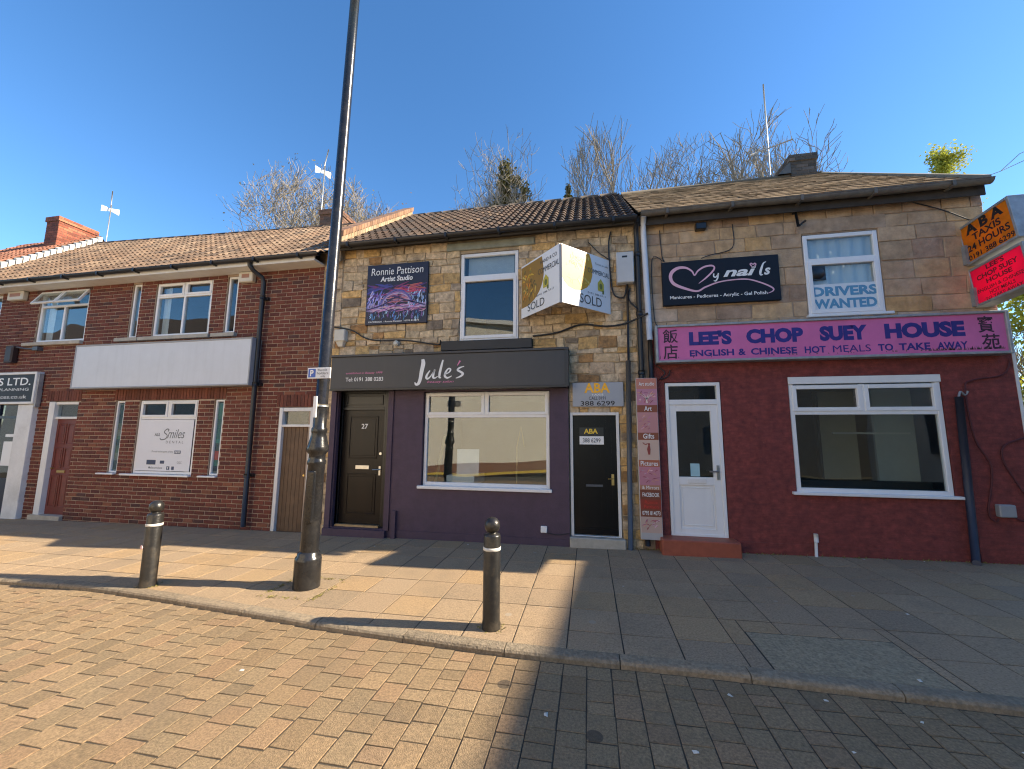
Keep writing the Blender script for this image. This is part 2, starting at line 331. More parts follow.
# ------------------------------------------------------------------ wall helper
def intervals(x0, x1, z0, z1, ops):
    iv = [(x0, x1)]
    for a, b, c, d in ops:
        if min(z1, d) - max(z0, c) > .35 * (z1 - z0):
            nv = []
            for p, q in iv:
                if b <= p or a >= q: nv.append((p, q)); continue
                if a > p: nv.append((p, a))
                if b < q: nv.append((b, q))
            iv = nv
    return iv
def backing(mb, x0, x1, z0, z1, ops, y, depth=.14):
    X = sorted({x0, x1, *[v for o in ops for v in o[:2] if x0 < v < x1]}); Z = sorted({z0, z1, *[v for o in ops for v in o[2:] if z0 < v < z1]})
    for a, b in zip(X, X[1:]):
        for c, d in zip(Z, Z[1:]):
            mx, mz = (a + b) / 2, (c + d) / 2
            if any(o[0] < mx < o[1] and o[2] < mz < o[3] for o in ops): continue
            mb.quad((a, y, c), (b, y, c), (b, y, d), (a, y, d))
    for a, b, c, d in ops:
        y1 = y + depth; e = .0
        mb.quad((a, y, c), (a, y, d), (a, y1, d), (a, y1, c)); mb.quad((b, y, d), (b, y, c), (b, y1, c), (b, y1, d))
        mb.quad((a, y, d), (b, y, d), (b, y1, d), (a, y1, d)); mb.quad((b, y, c), (a, y, c), (a, y1, c), (b, y1, c))
def brickface(mb, x0, x1, z0, z1, y, d, jx=.002, jy=.003):
    o = rnd.uniform(-jy, jy); r = lambda: rnd.uniform(-jx, jx); ch = min(.006, (z1 - z0) * .1)
    yy = y + o
    A = [(x0 + r(), z0 + r()), (x1 + r(), z0 + r()), (x1 + r(), z1 + r()), (x0 + r(), z1 + r())]
    B = [(A[0][0] + ch, A[0][1] + ch), (A[1][0] - ch, A[1][1] + ch), (A[2][0] - ch, A[2][1] - ch), (A[3][0] + ch, A[3][1] - ch)]
    vs = [(p, y + d, q) for p, q in A] + [(p, yy + ch * .6, q) for p, q in A] + [(p, yy, q) for p, q in B]
    mb.add(vs, [(8, 9, 10, 11)] + [(i, (i + 1) % 4, 4 + (i + 1) % 4, 4 + i) for i in range(4)] + [(4 + i, 4 + (i + 1) % 4, 8 + (i + 1) % 4, 8 + i) for i in range(4)])
def brick_wall(mb, x0, x1, z0, z1, ops, pal, y=0., soldiers=()):
    h = .078; k = 0; z = z0; ops2 = list(ops) + list(soldiers)
    while z < z1 - .02:
        zt = min(z + h, z1)
        for a, b in intervals(x0, x1, z, zt, ops2):
            x = math.floor((a - x0) / .235) * .235 + x0 - (.1175 if k % 2 else 0)
            while x < b - .01:
                p, q = max(x, a), min(x + .235, b)
                if q - p > .03: mb.col = pick(pal); brickface(mb, p + .0092, q - .0092, z + .0068, zt - .0068, y, .012)
                x += .235
        z += h; k += 1
    for a, b, c, d in soldiers:
        n = round((b - a) / .072); w = (b - a) / n
        for i in range(n): mb.col = jit((.15, .05, .032), .25); brickface(mb, a + i * w + .004, a + (i + 1) * w - .004, c + .004, d - .004, y - .003, .016)
def stone_wall(mb, x0, x1, z0, z1, ops, pal, hs, ws, y=0., gap=.009, rough=.008, jx=.008):
    z = z0
    while z < z1 - .03:
        h = rnd.uniform(*hs)
        if z + h > z1 - .06: h = z1 - z
        for a, b in intervals(x0, x1, z, z + h, ops):
            x = a
            while x < b - .02:
                w = rnd.uniform(*ws)
                if x + w > b - ws[0] * .5: w = b - x
                mb.col = pick(pal)
                if h > .19 and w < .45 and rnd.random() < .3 and hs[1] < .26:
                    s_ = h * rnd.uniform(.4, .6)
                    brickface(mb, x + gap / 2, x + w - gap / 2, z + gap / 2, z + s_ - gap / 2, y, .02, jx, rough); mb.col = pick(pal)
                    brickface(mb, x + gap / 2, x + w - gap / 2, z + s_ + gap / 2, z + h - gap / 2, y, .02, jx, rough)
                else: brickface(mb, x + gap / 2, x + w - gap / 2, z + gap / 2, z + h - gap / 2, y, .02, jx, rough)
                x += w
        z += h
def wobble(mb, n0, amp, sc=1.6):
    for i in range(n0, len(mb.v)):
        x, y, z = mb.v[i]; a = noise.noise((x * sc, z * sc, 0)); b = noise.noise((x * sc * 1.2, z * sc * 1.2, 7)); c = noise.noise((x * 6, z * 6, 3))
        mb.v[i] = (x + amp * a + amp * .4 * c, y + amp * .3 * c, z + amp * b + amp * .35 * c)
# ------------------------------------------------------------------ windows / doors / roof helpers
def window(par, x0, x1, z0, z1, transom=None, mulls=(), sashes=(), yf=.03, t=.05, dep=.06, sill=None, sillm=None, m=None, gm=None, name='window', curtain=False, ytop=None):
    """frame mesh with children pane, sill. mulls = [(x, from z, to z)]; sashes = [(x0,x1,z0,z1)]: raised opening lights"""
    f = MB(); f.ring(x0, x1, z0, z1, t, yf, yf + dep)
    if transom: f.box(x0 + t, x1 - t, yf, yf + dep, transom - t * .5, transom + t * .5)
    for mx, a, b in mulls: f.box(mx - t * .5, mx + t * .5, yf + .001, yf + dep - .001, a, b)
    for a, b, c, d in sashes: f.ring(a, b, c, d, t * .95, yf - .014, yf + dep * .6)
    fo = f.build(name, m or UPVC, par, bevel=.005)
    p = MB(); p.box(x0 + t * .6, x1 - t * .6, yf + dep * .5, yf + dep * .5 + .006, z0 + t * .6, z1 - t * .6); p.build('pane', gm or GL, fo)
    if sill:
        s = MB(); a, b, zz, h, out = sill; s.box(a, b, -out, yf + .02, zz - h, zz); s.build('sill', sillm or UPVC, fo, bevel=.006)
    return fo
def room(par, x0, x1, y0, y1, z0, z1, m, extra=None):
    r = MB()
    r.quad((x0, y1, z0), (x1, y1, z0), (x1, y1, z1), (x0, y1, z1)); r.quad((x0, y0, z0), (x0, y1, z0), (x0, y1, z1), (x0, y0, z1)); r.quad((x1, y0, z0), (x1, y1, z0), (x1, y1, z1), (x1, y0, z1))
    r.quad((x0, y0, z0), (x1, y0, z0), (x1, y1, z0), (x0, y1, z0)); r.quad((x0, y0, z1), (x1, y0, z1), (x1, y1, z1), (x0, y1, z1))
    if extra: extra(r)
    return r.build('interior_room', m, par)
def curtain(par, x0, x1, z0, z1, y, m=None):
    c = MB(); n = int((x1 - x0) / .03) + 1; top = []; bot = []
    for i in range(n + 1):
        px = x0 + (x1 - x0) * i / n; py = y + .02 * math.sin(i * 1.1) + .012 * math.sin(i * .43 + 1)
        bot.append((px, py, z0)); top.append((px, py * .6 + y * .4, z1))
    c.add(bot + top, [(i, i + 1, n + 2 + i, n + 1 + i) for i in range(n)], True); return c.build('curtain', m or CURT, par)
def tile_roof(mb, x0, x1, ey, ez, ry, rz, gauge, tw, rolls, amp, pal, lift=.022, stag=False, skew=0., np_=6, xr=0., jz=.003, hip=0.):
    L_ = math.hypot(ry - ey, rz - ez); n = max(1, round(L_ / gauge)); gg = L_ / n; cy, sy = (ry - ey) / L_, (rz - ez) / L_
    def W_(x, s, h): return (x, ey + s * cy - h * sy, ez + s * sy + h * cy + (s / L_) * skew * (x - xr))
    c0 = mb.col; mb.col = (.03, .024, .02); mb.quad(W_(x0, 0, -.02), W_(x1, 0, -.02), W_(x1 - hip, L_, -.02), W_(x0, L_, -.02)); mb.col = c0
    for j in range(n):
        x = x0 - (tw / 2 if stag and j % 2 else 0)
        xe = x1 - hip * (j + .5) / n
        while x < xe - .01:
            a, b = max(x, x0), min(x + tw, xe)
            if b - a > .02:
                mb.col = pick(pal); k = np_ * rolls if amp else 1; vs = []; dz = rnd.uniform(-jz, jz)
                for i in range(k + 1):
                    px = a + .002 + (b - a - .004) * i / k
                    ph = ((px - x) / tw * rolls) % 1
                    h = amp * (max(0, math.sin(math.pi * min(1, ph / .62))) ** .8 if ph < .62 else -.12) if amp else 0
                    vs += [W_(px, j * gg - .012, h + lift + dz - .016), W_(px, j * gg - .012, h + lift + dz), W_(px, (j + 1) * gg + .005, h + dz * .5)]
                mb.add(vs, [(3 * i, 3 * i + 3, 3 * i + 4, 3 * i + 1) for i in range(k)] + [(3 * i + 1, 3 * i + 4, 3 * i + 5, 3 * i + 2) for i in range(k)], False)
            x += tw
def gutter(par, x0, x1, y, z, r=.055, m=None, brackets=True, sag=0.):
    gb = MB(); n = 10; vs = []; N_ = max(2, int((x1 - x0) / 1.))
    for i in range(N_ + 1):
        px = x0 + (x1 - x0) * i / N_; dz = sag * math.sin(i * 1.7)
        for k in range(n + 1):
            a = math.pi + math.pi * k / n; vs.append((px, y + r * math.cos(a), z + r * math.sin(a) + dz))
    gb.add(vs, [(i * (n + 1) + k, (i + 1) * (n + 1) + k, (i + 1) * (n + 1) + k + 1, i * (n + 1) + k + 1) for i in range(N_) for k in range(n)], True)
    gb.box(x0, x1, y - r - .006, y - r + .004, z - .004, z + .006)
    if brackets:
        px = x0 + .4
        while px < x1: gb.box(px - .02, px + .02, y - r - .008, y + r + .05, z - r - .012, z - r + .01); gb.box(px - .02, px + .02, y - r - .012, y - r, z - r, z + .012); px += .95
    return gb.build('gutter', m or BLKPL, par)

# ================================================================== brick terrace (left)
BPAL = [((.14, .04, .026), 5, .14), ((.165, .048, .03), 3, .14), ((.11, .034, .025), 2, .14), ((.085, .037, .03), .6, .18), ((.2, .075, .042), 1, .14)]
bt = empty('brick_terrace', (-10, 0, g(-10)), 'long red brown brick terrace with brown tiled roof and white window frames on the left', 'building')
ops = [(-12.22, -10.79, 3.69, 4.86), (-9.6, -9.37, 3.69, 4.88), (-8.97, -7.54, 3.69, 4.86), (-7.18, -6.92, 3.69, 4.88), (-14.95, -13.42, 3.69, 4.88),
       (-11.48, -10.66, -.3, 2.37), (-9.66, -9.42, .89, 2.37), (-9.04, -7.59, .89, 2.37), (-7.21, -6.98, .89, 2.37), (-5.73, -4.99, -.3, 2.2), (-15.5, -11.85, -.3, 2.4)]
sold = [(-11.58, -10.6, 2.37, 2.6), (-9.7, -6.95, 2.37, 2.6), (-5.8, -4.98, 2.2, 2.44)]
w = MB(); w.mi = 0; brick_wall(w, -18, -4.97, -.15, 4.95, ops, BPAL, soldiers=sold)
w.mi = 1; w.col = (1, 1, 1); backing(w, -18, -4.97, -.3, 4.95, ops, .011)
w.box(-18, -17.8, .02, 5.2, -.3, 5); w.box(-18, -4.99, 5.15, 5.3, -.3, 5); w.box(-5.1, -4.972, .02, 5.15, -.3, 5.3)
w.build('wall', [BRICK, MORTAR], bt)
CS = mat('concrete_sill', (.42, .38, .31), .9, .2, 8, bump=.3)
window(bt, -12.21, -10.8, 3.7, 4.86, 4.53, [(-11.5, 3.75, 4.5)], sill=(-12.46, -10.78, 3.69, .075, .07), sillm=CS)
window(bt, -9.59, -9.38, 3.7, 4.88, t=.04, sill=(-9.84, -9.24, 3.69, .075, .07), sillm=CS)
window(bt, -8.96, -7.55, 3.7, 4.86, 4.56, [(-8.245, 3.75, 4.81)], [(-8.93, -8.27, 4.57, 4.84), (-8.22, -7.58, 4.57, 4.84)], sill=(-9.22, -7.46, 3.69, .075, .07), sillm=CS)
window(bt, -7.17, -6.93, 3.7, 4.88, t=.04, sill=(-7.4, -6.84, 3.69, .075, .07), sillm=CS)
window(bt, -14.94, -13.43, 3.7, 4.88, 4.53, [(-14.2, 3.75, 4.83)], sill=(-15.2, -13.4, 3.69, .075, .07), sillm=CS)
# open top-hung sashes
osx = MB(); fr = Fr((-12.2, -.005, 4.87), (1, 0, 0), Vector((0, -.55, -1)).normalized())
for a, b in ((.0, .7), (.72, 1.4)):
    for q in ((a, a + .05, 0, .36), (b - .05, b, 0, .36), (a + .05, b - .05, 0, .05), (a + .05, b - .05, .31, .36)): osx.obox(fr, *q, .04)
so_ = osx.build('open_sash', UPVC, bt, bevel=.004)
op = MB(); op.obox(Fr(fr.o + Vector((0, -.01, -.015)), fr.e1, fr.e2), .04, .66, .04, .32, .006); op.obox(Fr(fr.o + Vector((0, -.01, -.015)), fr.e1, fr.e2), .76, 1.36, .04, .32, .006); op.build('pane', GL, so_)
window(bt, -9.65, -9.43, .9, 2.36, t=.035, sill=(-9.86, -9.42, .895, .03, .06)); window(bt, -7.2, -6.99, .9, 2.36, t=.035, sill=(-7.38, -6.97, .895, .03, .06))
window(bt, -9.03, -7.6, .9, 2.36, 2.0, [(-8.31, 2.02, 2.31)], [(-9.0, -8.335, 2.02, 2.335), (-8.285, -7.63, 2.02, 2.335)], sill=(-9.24, -7.58, .895, .035, .07))
for a, b, c, d, q in ((-15, -10.7, 3.5, 4.9, ROOMD), (-9.7, -6.8, 3.5, 4.9, ROOMD), (-9.75, -6.8, .4, 2.5, ROOMD)): room(bt, a, b, .16, 3., c, d, q)
curtain(bt, -12.15, -11.9, 3.75, 4.8, .14); curtain(bt, -8.9, -8.72, 3.75, 4.8, .14); curtain(bt, -7.75, -7.6, 3.75, 4.8, .14)
# panelled red door
def panel_door(par, x0, x1, z0, z1, y, m, panels, name='door', dep=.045):
    d = MB(); d.box(x0, x1, y, y + dep, z0, z1)
    for a, b, c, e in panels:
        d.ring(a, b, c, e, .022, y - .012, y + .001); d.box(a + .05, b - .05, y - .007, y + .001, c + .05, e - .05)
    return d.build(name, m, par, bevel=.004)
fm = MB(); fm.box(-11.47, -11.31, .0, .13, -.12, 2.36); fm.box(-11.31, -10.665, .03, .13, 2.3, 2.36); fm.box(-11.31, -10.665, .04, .13, 1.99, 2.04)
fm.build('door_frame', WHITE, bt, bevel=.004)
rd = panel_door(bt, -11.31, -10.665, .0, 1.99, .09, MAHOG, [(-11.26, -11.03, 1.45, 1.9), (-10.99, -10.76, 1.45, 1.9), (-11.26, -11.03, .95, 1.38), (-10.99, -10.76, .95, 1.38), (-11.26, -11.03, .15, .82), (-10.99, -10.76, .15, .82)])
h = MB(); h.box(-11.12, -10.9, .078, .09, .86, .905); h.tube([(-11.24, .09, .95), (-11.24, .05, .95)], .022, 10); h.build('letterbox', BRASS, rd)
p = MB(); p.box(-11.31, -10.665, .07, .076, 2.04, 2.3); p.build('transom_pane', GL, bt)
st = MB(); st.box(-11.5, -10.64, -.06, .15, -.3, -.0); st.build('door_step', CS, bt)
room(bt, -11.4, -10.5, .15, 1, -.1, 2.5, ROOMD)
# brown plank door beside the lamp post
fm = MB(); fm.box(-5.72, -5.65, .0, .12, -.12, 2.19); fm.box(-5.06, -4.995, .0, .12, -.12, 2.19); fm.box(-5.65, -5.06, .01, .12, 2.12, 2.19); fm.box(-5.65, -5.06, .01, .12, 1.83, 1.875); fm.build('door_frame', WHITE, bt, bevel=.004)
pd = MB()
for i in range(7): a = -5.65 + i * .0843; pd.box(a + .002, a + .082, .06, .1, -.1, 1.83)
pd.box(-5.65, -5.06, .066, .1, -.1, 1.83); pdo = pd.build('door', WOODD, bt, bevel=.003)
h = MB(); h.tube([(-5.13, .06, .95), (-5.13, .02, .95)], .02, 10); h.build('handle', BRASS, pdo)
p = MB(); p.box(-5.65, -5.06, .07, .076, 1.875, 2.12); p.build('transom_pane', GL, bt); room(bt, -5.72, -5.0, .13, 1, -.1, 2.3, ROOMD)
# shopfront at frame edge
sf = MB(); sf.box(-12.2, -11.77, -.09, .1, -.12, 2.3); sf.box(-11.95, -11.72, -.06, .0, 2.3, 2.62); sf.build('shop_pilaster', mat('chipped_white_paint', (.7, .7, .68), .6, .1, 4, bump=.4, bs=30, blot=.35, bcol=(.4, .38, .34), bscale=3), bt, bevel=.008)
NAVY = mat('navy_paint', (.012, .02, .05), .35, .2, 4)
sf = MB(); sf.box(-15.5, -12.02, .0, .06, -.12, .65); sf.ring(-15.5, -12.02, .65, 2.4, .06, -.01, .06); sf.box(-15.44, -12.08, -.005, .055, 2.0, 2.06); sf.box(-12.95, -12.88, -.005, .055, .7, 2.35)
sfo = sf.build('shop_window', NAVY, bt); p = MB(); p.box(-15.45, -12.08, .02, .026, .7, 2.35); p.build('pane', GL, sfo); room(bt, -15.5, -12.02, .1, 3, -.1, 2.4, ROOMD)
pn = MB(); pn.box(-12.62, -12.2, .0, .018, .98, 1.5); pn.box(-12.6, -12.12, .0, .018, 1.6, 1.66); pn.build('window_notice', LWHITE, sfo)
# eaves, gutter, roof
e = MB(); e.box(-18, -4.97, -.3, .0, 4.92, 4.96); e.box(-18, -4.97, -.3, -.28, 4.96, 5.06); e.build('eaves_board', WHITE, bt)
gutter(bt, -18, -4.85, -.36, 5.03)
TP = [((.18, .116, .073), 4, .18), ((.152, .1, .064), 3, .18), ((.225, .152, .096), 2, .18), ((.105, .072, .05), 1.2, .25)]
r = MB(); tile_roof(r, -15.2, -4.72, -.33, 5.04, 2.6, 7.36, .3, .3, 2, .028, TP, skew=-.03, xr=-6.9)
r.col = (.2, .14, .08); r.quad((-15.2, 2.6, 7.58), (-4.72, 2.6, 7.27), (-4.72, 5.5, 5.0), (-15.2, 5.5, 5.0))
ro = r.build('roof', TILE, bt)
def capline(mb, p, q, rad=.11, seg=.45):
    p, q = Vector(p), Vector(q); n = max(1, round((q - p).length / seg))
    for i in range(n):
        a, b = p.lerp(q, i / n + .004), p.lerp(q, (i + 1) / n - .004); mb.tube([a, b], [rad * 1.01, rad], 10)
rd_ = MB(); rd_.col = (.05, .04, .035); capline(rd_, (-15.2, 2.6, 7.58), (-4.75, 2.6, 7.27), .08); rd_.build('ridge_tiles', mat('ridge_dark', (.05, .034, .025), .9, .3, 8), ro)
r = MB(); tile_roof(r, -18.4, -15.24, -.33, 5.24, 2.75, 7.95, .3, .3, 2, .028, [((.29, .12, .07), 3, .25), ((.22, .1, .06), 2, .25)])
r.col = (.2, .12, .08); r.quad((-18.4, 2.75, 7.95), (-15.24, 2.75, 7.95), (-15.24, 5.5, 5.0), (-18.4, 5.5, 5.0))
r.build('neighbour_roof', TILE, bt)
vg = MB(); n = 24
for i in range(n):
    t0, t1 = i / n, (i + .8) / n; f_ = lambda t, dz: (-.33 + 3.08 * t, 5.24 + 2.71 * t + dz)
    (ya, za), (yb, zb) = f_(t0, 0), f_(t1, 0); vg.add([(-15.23, ya, za - .25), (-15.23, yb, zb - .25), (-15.23, yb, zb - .01), (-15.23, ya, za + .03), (-15.12, ya, za - .25), (-15.12, yb, zb - .25), (-15.12, yb, zb - .04), (-15.12, ya, za + .0)],
        [(0, 3, 2, 1), (4, 5, 6, 7), (3, 7, 6, 2), (0, 1, 5, 4), (0, 4, 7, 3), (1, 2, 6, 5)])
vg.build('verge_mortar', mat('verge_white', (.62, .58, .5), .9, .2, 10), bt)
def chimney(par, x0, x1, y0, y1, z0, z1, pal, name='chimney', cap=True, wm=None):
    c = MB(); zz = z0; k = 0
    while zz < z1:
        e = .03 if (cap and zz > z1 - .16) else 0
        c.col = (.2, .16, .12); c.box(x0 + .008 - e, x1 - .008 + e, y0 + .008 - e, y1 - .008 + e, zz, zz + .076)
        for (a, b, ax) in ((x0 - e, x1 + e, 0), (y0 - e, y1 + e, 1)):
            q = a - (.11 if k % 2 else 0)
            while q < b - .02:
                s0, s1 = max(q, a) + .005, min(q + .225, b) - .005
                if s1 - s0 > .03:
                    for side in (0, 1):
                        c.col = pick(pal); zA, zB = zz + .005, zz + .07
                        if ax == 0: f = (y0 - e, y0 - e + .02) if side == 0 else (y1 + e - .02, y1 + e); c.box(s0, s1, f[0], f[1], zA, zB)
                        else: f = (x0 - e, x0 - e + .02) if side == 0 else (x1 + e - .02, x1 + e); c.box(f[0], f[1], s0, s1, zA, zB)
                q += .225
        zz += .076; k += 1
    return c.build(name, BRICK, par)
CP = [((.27, .08, .045), 3, .25), ((.2, .06, .038), 2, .25), ((.33, .13, .07), 1, .2)]
ch1 = chimney(ro, -16.25, -15.75, 2.0, 2.95, 6.9, 8.2, CP)
p = MB(); [p.lathe([(.12, 0), (.1, .05), (.09, .12)], (-15.98, yy, 8.18), 12) for yy in (2.3, 2.7)]; p.build('chimney_pot', mat('terracotta', (.35, .13, .07), .8, .2, 8), ro)
ch2 = chimney(ro, -7.35, -6.75, 2.75, 3.6, 7.0, 7.95, [((.2, .1, .06), 3, .3), ((.12, .07, .05), 2, .3)])
# drainpipe
d = MB(); d.tube([(-6.35, -.33, 5.0), (-6.35, -.33, 4.92), (-6.33, -.26, 4.84), (-6.24, -.13, 4.74), (-6.22, -.1, 4.65), (-6.22, -.1, 3.), (-6.21, -.1, 1.5), (-6.2, -.1, .02)], .042, 12)
for zz in (4.3, 2.6, .9): d.tube([(-6.22, -.1, zz), (-6.22, -.1, zz + .07)], .052, 12); d.box(-6.3, -6.14, -.06, .01, zz + .01, zz + .06)
d.build('drainpipe', BLKPL, bt)
# party parapet between terrace and stone house
pp = MB(); n = 30; L0 = Vector((0, -.15, 5.55)); L1 = Vector((0, 2.75, 7.76))
pp.col = (.3, .25, .18)
for i in range(n):
    a, b = L0.lerp(L1, i / n), L0.lerp(L1, (i + 1) / n)
    for row in range(3):
        pp.col = jit((.24, .135, .08) if row == 0 else (.33, .24, .15), .28)
        o1, o2 = (0, .11) if row == 0 else ((.12, .22) if row == 1 else (.23, .62)); ex = .03 if row == 0 else .0; gp = .008
        va = lambda p, o: (p.y, p.z - o)
        (ya, za), (yb, zb) = va(a, o1), va(b, o1); (yc, zc), (yd, zd) = va(b, o2), va(a, o2)
        x0_, x1_ = -4.78 - ex, -4.54 + ex; ya += gp; yd += gp
        pp.add([(x0_, ya, za), (x0_, yb, zb), (x0_, yc, zc), (x0_, yd, zd), (x1_, ya, za), (x1_, yb, zb), (x1_, yc, zc), (x1_, yd, zd)], [(0, 1, 2, 3), (7, 6, 5, 4), (0, 4, 5, 1), (1, 5, 6, 2), (2, 6, 7, 3), (3, 7, 4, 0)])
pp.build('parapet', BRICK, bt)

# ================================================================== stone house with purple shopfront (middle)
SPAL = [((.6, .45, .27), 4, .13), ((.55, .42, .27), 3, .13), ((.58, .37, .15), 2, .15), ((.44, .34, .23), 1.5, .16), ((.39, .22, .09), 1, .18), ((.21, .16, .11), .6, .2)]
sh = empty('stone_house', (-2, 0, g(-2)), 'rubble sandstone house with brown pantile roof above a purple painted shopfront', 'building')
ops = [(-2.22, -1.15, 3.33, 4.95), (-4.45, -3.47, -.3, 2.5), (-2.81, -.62, .84, 2.44), (-.31, .48, -.2, 2.08)]
w = MB(); w.mi = 0
stone_wall(w, -4.97, -4.56, -.1, 5.2, [], SPAL, (.16, .3), (.2, .32), rough=.007)
stone_wall(w, -4.55, .8, 2.4, 5.2, [ops[0], (-2.48, -.87, 5.0, 5.15), (-2.52, -.91, 3.15, 3.33), (-4.6, -.32, 2., 2.47)], SPAL, (.09, .21), (.12, .42), rough=.007, jx=.014, gap=.014)
stone_wall(w, -.32, .8, -.1, 2.4, [ops[3]], SPAL, (.09, .21), (.12, .36), rough=.007, jx=.014, gap=.014)
wobble(w, 0, .022)
w.mi = 1; w.col = (1, 1, 1); backing(w, -4.97, .88, -.3, 5.2, ops, .0155)
w.build('wall', [STONE, MORT2], sh)
rw_ = MB(); rw_.box(-4.97, .85, 5.15, 5.3, -.3, 5.1); rw_.build('rear_wall', MORT2, sh)
pf = MB(); pf_ops = [(-4.45, -3.47, .1, 2.48), (-2.81, -.62, .84, 2.44)]
backing(pf, -4.58, -.32, -.2, 2.48, pf_ops, -.06, .2)
pf.quad((-4.58, -.06, -.2), (-4.58, -.06, 2.48), (-4.58, .02, 2.48), (-4.58, .02, -.2)); pf.quad((-.32, -.06, 2.48), (-.32, -.06, -.2), (-.32, .02, -.2), (-.32, .02, 2.48))
pf.box(-4.57, -3.4, -.14, -.055, -.25, .09); pf.box(-3.3, -3.22, -.12, -.05, -.2, .42); pf.box(-4.57, -4.47, -.1, -.055, .09, 2.47); pf.box(-3.45, -3.36, -.085, -.055, .09, 2.47); pf.box(-3.2, -.33, -.075, -.055, -.2, .1)
pf.build('shopfront', PURPLE, sh)
dd = panel_door(sh, -4.43, -3.6, .14, 2.14, .1, mat('black_gloss_door', (.012, .009, .008), .3, .25, 5, streak=.5, stcol=(.024, .015, .009), spec=.3), [(-4.3, -3.73, 1.27, 2.03), (-4.3, -3.73, .3, 1.0)])
dm = MB(); dm.ring(-4.47, -3.56, .1, 2.48, .04, .06, .16); dm.box(-4.43, -3.6, .06, .16, 2.14, 2.19); dm.box(-4.43, -3.6, .09, .12, 2.19, 2.44); dm.ring(-4.38, -3.65, 2.23, 2.41, .02, .075, .091); dm.build('door_frame', BLACK, sh, bevel=.003)
dm = MB(); dm.box(-3.56, -3.46, .06, .16, .1, 2.48); dm.build('door_frame', BLACK, sh)
h = MB(); h.box(-4.14, -3.87, .088, .1, 1.08, 1.15); h.build('letterbox', METAL, dd, bevel=.004)
h = MB(); h.box(-3.68, -3.645, .088, .1, .98, 1.14); h.tube([(-3.66, .09, 1.08), (-3.66, .05, 1.08), (-3.78, .045, 1.08)], .011, 8); h.tube([(-3.66, .1, 1.36), (-3.66, .085, 1.36)], .025, 12); h.build('handle', METAL, dd)
h = MB(); h.text('27', Fr((0, .0905, 0)), -4.06, -3.93, 1.8, 1.89, .02); h.build('house_number', LWHITE, dd)
ts = MB(); ts.box(-4.43, -3.6, .0, .1, .09, .135); ts.build('threshold', mat('worn_brass_strip', (.4, .3, .17), .5, .3, 12, metal=.5), sh)
window(sh, -2.8, -.63, .85, 2.43, 2.02, [(-1.72, 2.03, 2.39)], [(-2.78, -1.735, 2.035, 2.415), (-1.705, -.65, 2.035, 2.415)], yf=.0, t=.055, sill=(-2.86, -.59, .85, .05, .11), gm=GL2)
def jroom(r):
    r.box(-2.9, -.5, .5, .52, .5, .84)
room(sh, -2.95, -.45, .16, 2.5, .3, 2.46, mat('salon_wall', (.36, .34, .28), .9, .05, 1), jroom)
lt = MB(); lt.box(-2.45, -1.95, .2, .9, .84, 1.0); lt.box(-2.3, -1.9, .3, .32, 1.0, 1.45); lt.build('shop_display', mat('white_display', (.7, .7, .68), .5), sh)
lamp_ = MB(); lamp_.tube([(-1.25, .45, .8), (-1.25, .45, 1.5), (-1.18, .45, 1.85), (-1.12, .45, 1.5)], .012, 6); lamp_.tube([(-2.72, .35, .85), (-2.55, .35, 1.7)], .03, 4); lamp_.build('shop_stand', mat('pale_wood', (.5, .38, .18), .6), sh)
window(sh, -2.21, -1.16, 3.34, 4.94, 4.5, (), [(-2.18, -1.19, 3.37, 4.47)], yf=.02, t=.06)
room(sh, -2.4, -1., .16, 2.5, 3.1, 5.0, ROOMD)
bl = MB(); bl.box(-2.1, -1.25, .13, .14, 4.55, 4.9); bl.build('blind', mat('pale_blind', (.45, .47, .5), .8), sh)
lb = MB(); lb.box(-2.48, -.87, -.03, .05, 5.005, 5.145); lb.build('lintel', mat('green_grey_stone', (.27, .28, .225), .9, .3, 5, bump=.4), sh, bevel=.01)
lb = MB(); lb.box(-2.52, -.91, -.07, .05, 3.155, 3.325); lb.build('sill', mat('sill_black', (.02, .02, .021), .5, .3, 5), sh, bevel=.008)
# white framed black side door
fm = MB(); fm.ring(-.3, .47, .15, 2.07, .045, -.005, .1, .01); fm.build('door_frame', WHITE, sh, bevel=.004)
bd = MB(); bd.box(-.255, .425, .05, .09, .17, 2.025)
for i in range(8): a = -.255 + i * .085; bd.box(a + .004, a + .081, .046, .052, .42, 2.0)
bd.box(-.25, .42, .035, .052, .18, .26); bdo = bd.build('door', mat('black_plank_door', (.006, .006, .0065), .3, .3, 6, streak=.3, stcol=(.015, .015, .015), spec=.25), sh)
h = MB(); h.box(-.06, .2, .036, .047, .9, .935); h.build('letterbox', GREYDK, bdo); h = MB(); h.box(.335, .375, .036, .047, .93, 1.1); h.tube([(.355, .04, 1.03), (.355, .0, 1.03), (.28, -.002, 1.03)], .01, 8); h.build('handle', BRASS, bdo)
ds = MB(); ds.box(-.32, .52, -.1, .1, -.2, .145); ds.build('door_step', CS, sh, bevel=.012)
